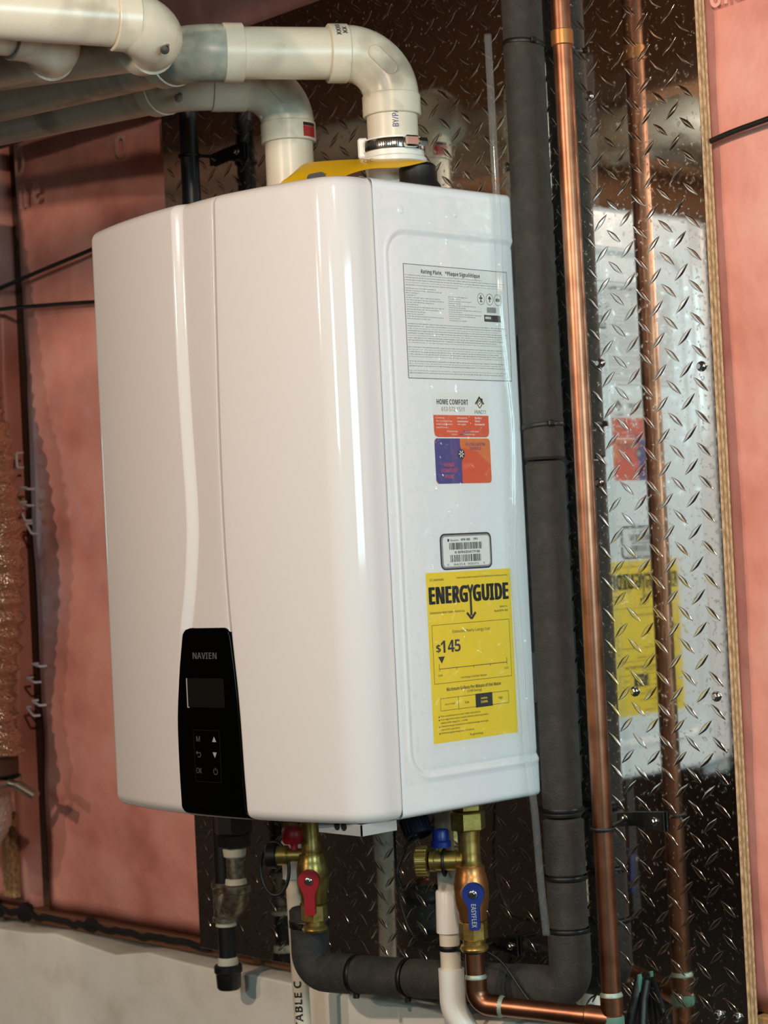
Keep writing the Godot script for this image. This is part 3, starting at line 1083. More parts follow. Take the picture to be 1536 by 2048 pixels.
func text_lines(im: Image, rng: RandomNumberGenerator, x0: int, x1: int, y: int, dark: float) -> void:
	var x := x0
	while x < x1 - 4:
		var n := rng.randi_range(8, 30)
		for k in range(x, mini(x + n, x1), 3):
			var v := clampf(dark + rng.randf_range(-0.12, 0.25), 0, 1)
			im.fill_rect(Rect2i(k, y + rng.randi_range(0, 1), 2, rng.randi_range(4, 6)), Color(v, v, v))
		x += n + rng.randi_range(4, 7)

# the label face: x = toward the wall, y up, z out of the side panel
func label_frame(z: float, y: float, lift := 0.0) -> Transform3D:
	return Transform3D(Basis(Vector3(0, 0, -1), Vector3(0, 1, 0), Vector3(1, 0, 0)), Vector3(HW - 0.0022 + lift, y, z))

func make_labels(h: Node3D) -> void:
	var rng := RandomNumberGenerator.new()
	rng.seed = 77
	var st: SurfaceTool
	# --- rating plate
	var xf := label_frame(0.2300, 0.4780)
	var W := 0.165
	var H := 0.1265
	var m := bars_texture(1024, 785, Color(0.86, 0.87, 0.86), func(im: Image):
		var ink := Color(0.13, 0.13, 0.13)
		for k in [0, 1]:
			im.fill_rect(Rect2i(0, k * 781, 1024, 4), ink)
			im.fill_rect(Rect2i(k * 1020, 0, 4, 785), ink)
		for k in 4: text_lines(im, rng, 14, [760, 1000, 1004, 940][k], 74 + k * 17, 0.28 if k < 3 else 0.5)
		text_lines(im, rng, 14, 520, 142, 0.3)
		for k in 14: text_lines(im, rng, 14, 14 + rng.randi_range(90, 380), 165 + k * 16, 0.32)
		for k in 12: text_lines(im, rng, 420, 420 + rng.randi_range(110, 330), 205 + k * 15, 0.34)
		for k in 22:
			if k == 9 or k == 15 or k == 19: continue
			text_lines(im, rng, 14, [1000, 980, 930, 1004, 1010][k % 5] - rng.randi_range(0, 60), 408 + k * 16, 0.26 if k % 3 != 2 else 0.46)
		im.fill_rect(Rect2i(770, 318, 170, 48), Color(0.07, 0.07, 0.07))
		im.fill_rect(Rect2i(780, 330, 60, 16), Color(0.75, 0.75, 0.75))
		for c in [[745, 205], [832, 205], [915, 205]]:
			for a in 200:
				var q := Vector2(cos(a * TAU / 200), sin(a * TAU / 200))
				im.fill_rect(Rect2i(c[0] + int(q.x * 36), c[1] + int(q.y * 40), 3, 3), ink)
		im.fill_rect(Rect2i(728, 196, 36, 9), ink); im.fill_rect(Rect2i(740, 180, 10, 44), ink); im.fill_rect(Rect2i(735, 222, 24, 7), ink)
		for k in 24: im.fill_rect(Rect2i(834 - int(k * 0.8), 180 + k, int(k * 1.6) + 1, 1), ink)
		im.fill_rect(Rect2i(829, 204, 9, 22), ink)
		im.fill_rect(Rect2i(895, 196, 44, 22), Color(0.3, 0.3, 0.3))
		im.fill_rect(Rect2i(800, 262, 96, 40), Color(0.5, 0.5, 0.5)))
	st = begin()
	plate(st, rrect(0, 0, W, H, 0.0), xf, 0.0003)
	var lb := obj("rating_label", st, m, h)
	lb.set_meta("label", "large pale rating plate with tiny dark print")
	st = begin()
	words(st, "Rating Plate,   *Plaque Signalétique", xf.translated_local(Vector3(0, 0, 0.0003)), Vector2(0.0735, 0.1185), 0.093, 0.0062, true)
	obj("lettering", st, M.ink, lb)

	# --- upper service sticker
	xf = label_frame(0.1955, 0.4130)
	W = 0.0885
	H = 0.0505
	st = begin()
	plate(st, rrect(0, 0, W, H, 0.005), xf, 0.0003)
	lb = obj("phone_sticker", st, M.paper, h)
	lb.set_meta("label", "white and orange sticker with a phone number")
	st = begin()
	plate(st, PackedVector2Array([Vector2(0.0005, 0.0250), Vector2(0.0005, 0.006), Vector2(0.002, 0.002), Vector2(0.006, 0.0004), Vector2(W - 0.006, 0.0004), Vector2(W - 0.002, 0.002), Vector2(W - 0.0005, 0.006), Vector2(W - 0.0005, 0.0250)]), xf, 0.00045)
	obj("orange_field", st, M.orange, lb)
	var up := xf.translated_local(Vector3(0, 0, 0.0003))
	var up2 := xf.translated_local(Vector3(0, 0, 0.00045))
	st = begin()
	words(st, "HOME COMFORT", up, Vector2(0.0315, 0.0398), 0.0495, 0.0058, true)
	words(st, "HVAC11", up, Vector2(0.0750, 0.0290), 0.0172, 0.0042)
	plate(st, PackedVector2Array([Vector2(0.0672, 0.0385), Vector2(0.0690, 0.0375), Vector2(0.0748, 0.0440), Vector2(0.0806, 0.0375), Vector2(0.0824, 0.0385), Vector2(0.0800, 0.0412), Vector2(0.0800, 0.0445), Vector2(0.0785, 0.0445), Vector2(0.0785, 0.0430), Vector2(0.0748, 0.0472)]), up, 0.0001)
	obj("dark_lettering", st, M.ink, lb)
	st = begin()
	words(st, "613-572-1511", up, Vector2(0.0318, 0.0318), 0.0360, 0.0048)
	for k in 4:
		var q := [Vector2(0.0748, 0.0425), Vector2(0.0790, 0.0380), Vector2(0.0748, 0.0335), Vector2(0.0706, 0.0380)]
		bar(st, up, q[k], q[(k + 1) % 4], 0.0014)
	bar(st, up, Vector2(0.0735, 0.0375), Vector2(0.0762, 0.0392), 0.0012)
	obj("gold_lettering", st, M.gold, lb)
	st = begin()
	for k in 4: words(st, ["Cooling", "Air Conditioning", "HVAC Equipment", "Heat Pumps"][k], up2, Vector2([0.0105, 0.0165, 0.0170, 0.0135][k], 0.0218 - k * 0.0036), [0.014, 0.025, 0.025, 0.018][k], 0.0022)
	for k in 3: words(st, ["Fireplace", "Ventilation", "UV Light"][k], up2, Vector2([0.0455, 0.046, 0.0445][k], 0.0218 - k * 0.0036), [0.016, 0.017, 0.013][k], 0.0023, true)
	for k in 3: words(st, ["Boiler", "Duct", "Ductwork"][k], up2, Vector2([0.0715, 0.0700, 0.0735][k], 0.0222 - k * 0.0036), [0.011, 0.008, 0.016][k], 0.0023, true)
	words(st, "Home       Services", up2, Vector2(0.0460, 0.0070), 0.050, 0.0022)
	words(st, "Gas       Heating", up2, Vector2(0.0460, 0.0034), 0.036, 0.0022)
	obj("white_lettering", st, M.white_ink, lb)
	st = begin()
	words(st, "HVAC", up2, Vector2(0.0520, 0.0070), 0.011, 0.0024, true)
	words(st, "HVAC", up2, Vector2(0.0460, 0.0034), 0.011, 0.0024, true)
	obj("purple_lettering", st, M.purple, lb)

	# --- lower service sticker
	xf = label_frame(0.1950, 0.3615)
	W = 0.0880
	H = 0.0505
	st = begin()
	plate(st, rrect(0, 0, W, H, 0.004), xf, 0.0003)
	lb = obj("service_sticker", st, M.amber, h)
	lb.set_meta("label", "purple and orange installation service sticker")
	st = begin()
	plate(st, PackedVector2Array([Vector2(0.0, 0.004), Vector2(0.004, 0.0), Vector2(0.0410, 0.0), Vector2(0.0410, 0.024), Vector2(0.0440, 0.0285), Vector2(0.0445, 0.034), Vector2(0.0415, 0.038), Vector2(0.0395, 0.042), Vector2(0.0395, 0.0505), Vector2(0.003, 0.0505), Vector2(0.0, 0.047)]), xf, 0.00045)
	obj("purple_field", st, M.purple, lb)
	st = begin()
	plate(st, PackedVector2Array([Vector2(0.0412, 0.0002), Vector2(0.084, 0.0002), Vector2(0.0876, 0.004), Vector2(0.0876, 0.020), Vector2(0.066, 0.036), Vector2(0.0450, 0.040), Vector2(0.0448, 0.034), Vector2(0.0443, 0.028), Vector2(0.0412, 0.0235)]), xf, 0.0004)
	obj("orange_field", st, M.orange, lb)
	up = xf.translated_local(Vector3(0, 0, 0.00045))
	st = begin()
	plate(st, circle(Vector2(0.0408, 0.0330), 0.0055), up, 0.0002)
	obj("gear_disc", st, M.navy, lb)
	st = begin()
	for k in 6:
		var a := TAU * k / 6
		bar(st, up.translated_local(Vector3(0, 0, 0.0002)), Vector2(0.0408, 0.0330) - Vector2(cos(a), sin(a)) * 0.0012, Vector2(0.0408, 0.0330) + Vector2(cos(a), sin(a)) * 0.0042, 0.0012)
	obj("gear_spokes", st, M.paper, lb)
	st = begin()
	words(st, "HOME", up, Vector2(0.0210, 0.0212), 0.0165, 0.0042)
	words(st, "COMFORT", up, Vector2(0.0210, 0.0148), 0.0265, 0.0042)
	words(st, "HVAC", up, Vector2(0.0210, 0.0080), 0.0145, 0.0042)
	obj("orange_lettering", st, M.orange, lb)
	st = begin()
	words(st, "INSTALLATION", up, Vector2(0.0640, 0.0440), 0.0310, 0.0034)
	words(st, "SERVICE", up, Vector2(0.0640, 0.0392), 0.0185, 0.0034)
	obj("purple_lettering", st, M.purple, lb)

	# --- serial number plate
	xf = label_frame(0.1945, 0.2655)
	W = 0.0815
	H = 0.0405
	st = begin()
	plate(st, rrect(0, 0, W, H, 0.007), xf, 0.0004)
	lb = obj("serial_label", st, M.navy, h)
	lb.set_meta("label", "white barcode label with a dark rounded border")
	st = begin()
	plate(st, rrect(0.0018, 0.0018, W - 0.0018, H - 0.0018, 0.0055), xf, 0.0005)
	obj("grey_border", st, M.seam, lb)
	st = begin()
	plate(st, rrect(0.0042, 0.0036, W - 0.0036, H - 0.0036, 0.004), xf, 0.0006)
	obj("white_field", st, M.paper, lb)
	up = xf.translated_local(Vector3(0, 0, 0.0006))
	st = begin()
	bar(st, up, Vector2(0.0115, 0.0330), Vector2(0.0142, 0.0330), 0.0030)
	words(st, "Navien", up, Vector2(0.0225, 0.0328), 0.0125, 0.0022)
	words(st, "NPN-180E", up, Vector2(0.0400, 0.0332), 0.0145, 0.0026, true)
	words(st, "(NG)", up, Vector2(0.0560, 0.0334), 0.0070, 0.0026, true)
	var x := 0.0145
	while x < 0.066:
		var w := [0.0004, 0.0008, 0.0012][rng.randi_range(0, 2)] as float
		bar(st, up, Vector2(x, 0.0223), Vector2(x, 0.0300), w)
		x += w + [0.0005, 0.0008][rng.randi_range(0, 1)]
	words(st, "N: 0079U20341771188", up, Vector2(0.0420, 0.0193), 0.0400, 0.0028, true)
	x = 0.0145
	while x < 0.064:
		var w := [0.0004, 0.0008, 0.0013][rng.randi_range(0, 2)] as float
		bar(st, up, Vector2(x, 0.0085), Vector2(x, 0.0165), w)
		x += w + [0.0005, 0.0008, 0.0012][rng.randi_range(0, 2)]
	words(st, "8    84354  90075    1", up, Vector2(0.0390, 0.0058), 0.0590, 0.0024)
	obj("lettering", st, M.ink, lb)

	# --- yellow energy label; its lower right corner lies a little nearer the wall, as in the picture
	xf = label_frame(0.2190, 0.0762)
	W = 0.1340
	H = 0.1873
	st = begin()
	plate(st, rrect(-0.0010, -0.006, W + 0.006, H + 0.0005, 0.0), xf, 0.0002)
	obj("label_backing", st, M.paper, h)
	st = begin()
	plate(st, rrect(0, 0, W, H, 0.0), xf, 0.0004)
	lb = obj("energy_label", st, M.yellow, h)
	lb.set_meta("label", "yellow energy cost label with bold black heading")
	up = xf.translated_local(Vector3(0, 0, 0.0004))
	st = begin()
	words(st, "U.S. Government", up, Vector2(0.0165, 0.1795), 0.0215, 0.0028)
	words(st, "Federal law prohibits removal of this label before consumer purchase", up, Vector2(0.0885, 0.1800), 0.0820, 0.0026)
	# ENERGYGUIDE in heavy condensed capitals; the Y's stem runs down into an arrow
	var ey := 0.1620
	var eh := 0.0190
	words(st, "ENERG", up, Vector2(0.0335, ey), 0.0590, eh, true)
	words(st, "GUIDE", up, Vector2(0.1010, ey), 0.0560, eh, true)
	for k in 3: # double strike for weight
		words(st, "ENERG", up, Vector2(0.0335 + 0.0010 * (k - 1), ey), 0.0590, eh * 0.985, true)
		words(st, "GUIDE", up, Vector2(0.1010 + 0.0010 * (k - 1), ey), 0.0560, eh * 0.985, true)
	bar(st, up, Vector2(0.0640, ey + eh / 2), Vector2(0.0682, ey + 0.001), 0.0036)
	bar(st, up, Vector2(0.0724, ey + eh / 2), Vector2(0.0682, ey + 0.001), 0.0036)
	bar(st, up, Vector2(0.0682, ey + 0.003), Vector2(0.0682, 0.1370), 0.0034)
	bar(st, up, Vector2(0.0682, 0.1335), Vector2(0.0612, 0.1405), 0.0030)
	bar(st, up, Vector2(0.0682, 0.1335), Vector2(0.0752, 0.1405), 0.0030)
	words(st, "Instantaneous Water Heater - Natural Gas", up, Vector2(0.0305, 0.1432), 0.0540, 0.0028)
	words(st, "Navien, Inc.", up, Vector2(0.1210, 0.1445), 0.0130, 0.0026)
	words(st, "Model NPN-180E", up, Vector2(0.1165, 0.1400), 0.0220, 0.0026)
	frame_bars(st, up, Vector2(0.0055, 0.0650), Vector2(0.1285, 0.1295), 0.0005)
	words(st, "Estimated Yearly Energy Cost", up, Vector2(0.0670, 0.1205), 0.0600, 0.0046)
	words(st, "$", up, Vector2(0.0140, 0.1035), 0.0070, 0.0098, true)
	words(st, "145", up, Vector2(0.0330, 0.1052), 0.0310, 0.0135, true)
	plate(st, PackedVector2Array([Vector2(0.0130, 0.0945), Vector2(0.0232, 0.0945), Vector2(0.0181, 0.0868)]), up, 0.0001)
	bar(st, up, Vector2(0.0140, 0.0810), Vector2(0.1215, 0.0810), 0.0007)
	for k in 5:
		var tx := lerpf(0.0140, 0.1215, k / 4.0)
		bar(st, up, Vector2(tx, 0.0865 if k % 4 == 0 else 0.0810), Vector2(tx, 0.0785), 0.0006)
	words(st, "$144", up, Vector2(0.0150, 0.0738), 0.0060, 0.0028)
	words(st, "$201", up, Vector2(0.1205, 0.0745), 0.0060, 0.0028)
	words(st, "Cost Range of Similar Models", up, Vector2(0.0670, 0.0690), 0.0410, 0.0030)
	words(st, "Maximum Gallons Per Minute of Hot Water", up, Vector2(0.0670, 0.0580), 0.0870, 0.0040, true)
	words(st, "(GPM Rating)", up, Vector2(0.0670, 0.0530), 0.0230, 0.0036)
	frame_bars(st, up, Vector2(0.0130, 0.0350), Vector2(0.1215, 0.0485), 0.0005)
	bar(st, up, Vector2(0.0410, 0.0350), Vector2(0.0410, 0.0485), 0.0005)
	plate(st, rrect(0.0680, 0.0338, 0.0952, 0.0492, 0.0), up, 0.0001)
	words(st, "very small", up, Vector2(0.0272, 0.0415), 0.0160, 0.0028)
	words(st, "low", up, Vector2(0.0545, 0.0415), 0.0060, 0.0030)
	words(st, "high", up, Vector2(0.1085, 0.0415), 0.0065, 0.0034)
	var bl := ["Your cost will depend on your utility rates and use.", "Cost range based only on models fueled by natural gas with a", "medium GPM rating (2.8 - 3.9 GPM).", "Estimated energy cost based on a national average natural gas", "cost of $1.21 per therm.", "Estimated yearly energy use: 120 therms."]
	for k in 6:
		var wd: float = [0.063, 0.075, 0.042, 0.075, 0.030, 0.052][k]
		words(st, bl[k], up, Vector2(0.0120 + wd / 2, 0.0288 - k * 0.0037), wd, 0.0025)
		if k in [0, 1, 3, 5]: plate(st, circle(Vector2(0.0098, 0.0286 - k * 0.0037), 0.0009, 8), up, 0.0001)
	words(st, "ftc.gov/energy", up, Vector2(0.0670, 0.0048), 0.0210, 0.0032)
	obj("lettering", st, M.ink, lb)
	st = begin()
	words(st, "medium", up.translated_local(Vector3(0, 0, 0.0001)), Vector2(0.0816, 0.0438), 0.0100, 0.0024, true)
	words(st, "3.4 GPM", up.translated_local(Vector3(0, 0, 0.0001)), Vector2(0.0816, 0.0395), 0.0105, 0.0024, true)
	obj("pale_lettering", st, M.yellow, lb)

# ------------------------------------------------------------------ vents
func socket(st: SurfaceTool, c: Vector3, d: Vector3, r: float, w: float) -> void:
	# belled socket rim of a PVC fitting
	lathe(st, c - d * w / 2, d, [Vector2(r - 0.005, 0), Vector2(r - 0.001, 0), Vector2(r, 0.001), Vector2(r, w - 0.002), Vector2(r - 0.0025, w), Vector2(r - 0.006, w + 0.001)], 32)

func make_vents() -> void:
	var R := 0.0302
	var D := Vector3(-0.508, 0, 0.861)
	var N := Vector3(-0.997, 0.075, 0)
	var st: SurfaceTool
	var vents := [
		{"c": Vector3(0.0976, 0.8769, 0.120), "A": Vector3(-0.0208, 0.8769, 0.3208), "label": "white plastic vent pipe rising through the steel hose clamp on the heater"},
		{"c": Vector3(-0.0914, 0.8805, 0.120), "A": Vector3(-0.1574, 0.8805, 0.2319), "label": "white plastic vent pipe with a small red sticker on the heater"}]
	for k in 2:
		var v = vents[k]
		var c: Vector3 = v.c
		var A: Vector3 = v.A
		var t := thing("vent_pipe", v.label, "pipe", Vector3(c.x, HH, c.z))
		var Re := 0.052
		st = begin()
		cyl(st, Vector3(c.x, HH + 0.001, c.z), Vector3(c.x, c.y - 0.050, c.z), R)
		obj("riser", st, M.pvc, t)
		st = begin()
		var d1: Vector3 = (A - c).normalized()
		tube(st, bend([c + Vector3.DOWN * 0.055, c, c + d1 * 0.055], Re, 14), R + 0.0028, 32)
		var el := obj("elbow", st, M.pvc, t)
		# raised oval pad on the outside of the elbow
		st = begin()
		var mid := c + (Vector3.DOWN + d1) * 0.052 - (Vector3.DOWN + d1).normalized() * 0.052
		var out := (d1.cross(Vector3.UP)).normalized()
		if out.dot(Vector3(0.73, 0, 0.68)) < 0: out = -out
		var along := (d1 + Vector3.UP).normalized()
		var pb := Basis(along, out.cross(along), out)
		plate(st, rrect(-0.021, -0.0085, 0.021, 0.0085, 0.0084, 7), Transform3D(pb, mid + out * (R + 0.0012)), 0.0026, 0.0008)
		obj("pad", st, M.pvc, el)
		st = begin()
		socket(st, c + Vector3.DOWN * 0.062, Vector3.UP, 0.0345, 0.026)
		obj("socket", st, M.pvc, t)
		st = begin()
		socket(st, c + d1 * 0.062, -d1, 0.0345, 0.024)
		var so := obj("socket", st, M.pvc, t)
		if k == 0:
			st = begin()
			var pf := Transform3D(Basis(Vector3.UP, -d1.cross(Vector3.UP), d1.cross(Vector3.UP)).orthonormalized(), c + d1 * 0.060)
			var tf := Vector3(0.60, 0.62, 0.5).normalized()
			tf = (tf - d1 * tf.dot(d1)).normalized()
			pf = Transform3D(Basis(d1.cross(tf), -d1, tf) if d1.cross(tf).cross(-d1).dot(tf) > 0 else Basis(-d1.cross(tf), d1, tf), c + d1 * 0.062 + tf * 0.0345)
			words(st, "XXXX", pf, Vector2(0, 0.0035), 0.020, 0.005, true, false, 0.0345)
			words(st, "XX", pf, Vector2(0.002, -0.004), 0.012, 0.005, true, false, 0.0345)
			obj("stamp", st, M.ink_soft, so)
		st = begin()
		cyl(st, c + d1 * 0.06, A - d1 * 0.03, R)
		obj("crosspipe", st, M.pvc, t)
		st = begin()
		tube(st, bend([A - d1 * 0.045, A, A + N * 0.045], 0.05, 12), R + 0.0028, 32)
		el = obj("elbow", st, M.pvc_primer if k == 0 else M.pvc, t)
		st = begin()
		socket(st, A - d1 * 0.046, d1, 0.0345, 0.024)
		obj("socket", st, M.pvc, t)
		st = begin()
		socket(st, A + N * 0.046, -N, 0.0345, 0.024)
		obj("socket", st, M.pvc, t)
		st = begin()
		cyl(st, A + N * 0.04, A + N * 2.3, R)
		obj("long_run", st, M.pvc, t)
		if k == 0:
			# printed line on the riser
			st = begin()
			var tf := Vector3(0.80, 0, 0.60)
			words(st, "BY/PAR", Transform3D(Basis(Vector3.UP, tf.cross(Vector3.UP), tf).orthonormalized(), Vector3(c.x, 0.797, c.z) + tf.normalized() * R), Vector2.ZERO, 0.026, 0.007, false, false, R, true)
			obj("print", st, M.blue, t)
			# flanged adapter the clamp sits on
			st = begin()
			lathe(st, Vector3(c.x, HH, c.z), Vector3.UP, [Vector2(0.030, 0.0), Vector2(0.0325, 0.03), Vector2(0.0355, 0.047), Vector2(0.0385, 0.049), Vector2(0.0385, 0.054), Vector2(0.0360, 0.056), Vector2(0.0360, 0.077), Vector2(0.0305, 0.078)], 32)
			obj("adapter", st, M.pvc_white, t)
			st = begin()
			var lug := Vector3(-0.70, 0, 0.71).normalized()
			box(st, Vector3(c.x, 0.765, c.z) + lug * 0.036, Vector3(0.012, 0.024, 0.020), 0.002, Basis(lug, Vector3.UP, lug.cross(Vector3.UP)))
			obj("adapter_lug", st, M.pvc_white, t)
		else:
			st = begin()
			var tf := Vector3(0.985, 0, -0.17).normalized()
			var bs := Basis(Vector3.UP.cross(tf), Vector3.UP, tf)
			for q in 5:
				var w := bs.rotated(Vector3.UP, -0.24 + 0.12 * q)
				box(st, Vector3(c.x, 0.8150, c.z) + w.z * 0.0347, Vector3(0.0043, 0.013, 0.0006), 0.0001, w)
			obj("red_sticker", st, M.red, so)
			st = begin()
			for q in 5:
				var w := bs.rotated(Vector3.UP, -0.24 + 0.12 * q)
				box(st, Vector3(c.x, 0.8240, c.z) + w.z * 0.0347, Vector3(0.0043, 0.004, 0.0006), 0.0001, w)
			obj("black_sticker", st, M.ink, so)
			st = begin()
			lathe(st, Vector3(c.x, HH, c.z), Vector3.UP, [Vector2(0.044, 0), Vector2(0.044, 0.012), Vector2(0.040, 0.018), Vector2(0.0305, 0.020)], 32)
			obj("collar", st, M.steel, t)
			st = begin()
			band(st, A - d1 * 0.028, d1, R, 0.004, 0.0016)
			obj("black_band", st, M.black, t)
		if k == 1:
			st = begin()
			var sp := A + Vector3(0.02, -0.024, 0.022)
			lathe(st, sp, Vector3(0.55, -0.5, 0.66), [Vector2(0, -0.012), Vector2(0.003, -0.011), Vector2(0.003, 0.002), Vector2(0.0052, 0.002), Vector2(0.0048, 0.0045), Vector2(0, 0.0052)], 14)
			obj("screw", st, M.zinc, t)
	# two more pipes of another appliance, nearer the room
	for k in 2:
		var p: Vector3 = [Vector3(0.0790, 0.8735, 0.425), Vector3(-0.0290, 0.8760, 0.487)][k]
		var d1: Vector3 = [Vector3(-0.31, 0.0, 0.951), Vector3(-0.16, 0.0, 0.987)][k]
		d1 = d1.normalized()
		var t := thing("vent_pipe", ["large white vent pipe crossing the top left, with a screw in its elbow", "white vent pipe half hidden behind the large one at the top left"][k], "pipe", p)
		st = begin()
		var q: Vector3 = p + [Vector3(-0.006, -0.016, -0.002), Vector3(-0.004, -0.010, -0.002)][k]
		var N2: Vector3 = [Vector3(-0.99, 0.13, 0), Vector3(-0.995, 0.09, 0)][k]
		tube(st, bend([p + d1 * 0.052, q, q + N2 * 0.048], 0.05, 14), R + 0.0032, 32)
		var el := obj("elbow", st, M.pvc, t)
		if k == 0:
			st = begin()
			lathe(st, q + Vector3(0.018, -0.018, 0.022), Vector3(0.55, -0.55, 0.63), [Vector2(0, -0.012), Vector2(0.003, -0.011), Vector2(0.003, 0.002), Vector2(0.0052, 0.002), Vector2(0.0048, 0.0045), Vector2(0, 0.0052)], 14)
			obj("screw", st, M.zinc, el)
		st = begin()
		socket(st, p + d1 * 0.055, -d1, 0.0345, 0.026)
		obj("socket", st, M.pvc, t)
		st = begin()
		socket(st, q + N2 * 0.046, -N2, 0.0355, 0.024)
		obj("socket", st, M.pvc, t)
		st = begin()
		cyl(st, p + d1 * 0.05, p + d1 * 1.2, R)
		obj("near_run", st, M.pvc, t)
		st = begin()
		cyl(st, q + N2 * 0.04, q + N2 * 2.2, R)
		obj("long_run", st, M.pvc, t)

	# steel hose clamp round the adapter
	var hc := Vector3(0.0976, HH + 0.0685, 0.12)
	var c := thing("hose_clamp", "shiny steel worm drive hose clamp round the nearer vent pipe", "hose clamp", hc)
	st = begin()
	band(st, hc, Vector3.UP, 0.0362, 0.0125, 0.0009, 40)
	var bd := obj("strap", st, M.steel, c)
	st = begin()
	for k in 16:
		var a := -0.75 + k * 0.075
		var n := Vector3(sin(a + 0.75), 0, cos(a + 0.75))
		box(st, hc + n * 0.0372, Vector3(0.0008, 0.008, 0.0008), 0.0002, Basis(Vector3.UP.cross(n), Vector3.UP, n))
	obj("thread_slots", st, M.ink, bd)
	st = begin()
	var n2 := Vector3(0.97, 0, 0.25).normalized()
	var tb := Basis(Vector3.UP.cross(n2), Vector3.UP, n2)
	box(st, hc + n2 * 0.0425, Vector3(0.018, 0.013, 0.010), 0.002, tb)
	obj("screw_housing", st, M.steel, c)
	st = begin()
	hexnut(st, hc + n2 * 0.0430 + tb.x * 0.009, hc + n2 * 0.0430 + tb.x * 0.021, 0.0052)
	obj("screw", st, M.steel, c)

	# yellow hang tag curling over the heater's top edge
	var yt := thing("warning_tag", "curled yellow warning tag hanging over the top of the heater", "tag", Vector3(0.09, HH, 0.18))
	var rows := []
	var ct := Curve3D.new()
	var cb := Curve3D.new()
	var tp := [Vector3(-0.008, 0.738, 0.192), Vector3(0.0014, 0.7555, 0.182), Vector3(0.0275, 0.7560, 0.176), Vector3(0.0868, 0.7490, 0.166), Vector3(0.1438, 0.7400, 0.155), Vector3(0.1780, 0.7325, 0.146)]
	var bt := [Vector3(-0.004, 0.7300, 0.213), Vector3(0.0240, 0.7180, 0.216), Vector3(0.0708, 0.7130, 0.215), Vector3(0.1033, 0.7225, 0.206), Vector3(0.1299, 0.7278, 0.191), Vector3(0.1587, 0.7264, 0.171), Vector3(0.1785, 0.7318, 0.147)]
	for e in [[ct, tp], [cb, bt]]:
		var f: Array = e[1]
		for i in f.size():
			var tg: Vector3 = (f[mini(i + 1, f.size() - 1)] - f[maxi(i - 1, 0)]) / 6.0
			e[0].add_point(f[i], -tg, tg)
	for i in 9:
		var v := i / 8.0
		var line := PackedVector3Array()
		for j in 31:
			var u := j / 30.0
			var lo := cb.sample_baked(cb.get_baked_length() * u, true)
			var hi := ct.sample_baked(ct.get_baked_length() * u, true)
			line.append(lo.lerp(hi, v) + Vector3(0.3, 0.1, 0.3) * 0.02 * sin(v * PI) * (1.0 - u))
		rows.append(line)
	st = begin()
	grid(st, rows, 1.0)
	for i in rows.size():
		for j in rows[i].size(): rows[i][j] = rows[i][j] + Vector3(-0.0003, -0.0002, -0.0004)
	grid(st, rows, -1.0)
	obj("sheet", st, M.tag_yellow, yt)
	st = begin()
	var hp := Vector3(0.058, 0.7270, 0.209)
	plate(st, rrect(-0.011, -0.006, 0.011, 0.007, 0.005), Transform3D(Basis.from_euler(Vector3(0, 0.6, 0.1)), hp), 0.0008)
	obj("eyelet", st, M.black, yt)
	st = begin()
	words(st, "QC", Transform3D(Basis.from_euler(Vector3(-0.5, 0.75, 0.12)), Vector3(0.1180, 0.7400, 0.1805)), Vector2.ZERO, 0.012, 0.006)
	obj("print", st, M.gold, yt)
	# round black port plug on the heater's top
	st = begin()
	lathe(st, Vector3(0.152, HH, 0.135), Vector3.UP, [Vector2(0.026, 0), Vector2(0.026, 0.012), Vector2(0.022, 0.018), Vector2(0.022, 0.034), Vector2(0.018, 0.038), Vector2(0, 0.038)], 24)
	tag(obj("port_plug", st, M.black), "ribbed black plug on top of the heater behind the yellow tag", "plug")

# ------------------------------------------------------------------ pipes right of the heater
func zip_tie(label: String, c: Vector3, axis: Vector3, r: float, head: Vector3, w := 0.005) -> void:
	var t := thing("cable_tie", label, "cable tie", c)
	var st := begin()
	band(st, c, axis, r, w, 0.0014)
	obj("strap", st, M.black, t)
	st = begin()
	var a := axis.normalized()
	var hd := (head - a * head.dot(a)).normalized()
	box(st, c + hd * (r + 0.003), Vector3(0.007, 0.0065, 0.006), 0.001, Basis(a.cross(hd), a, hd))
	obj("head", st, M.black, t)

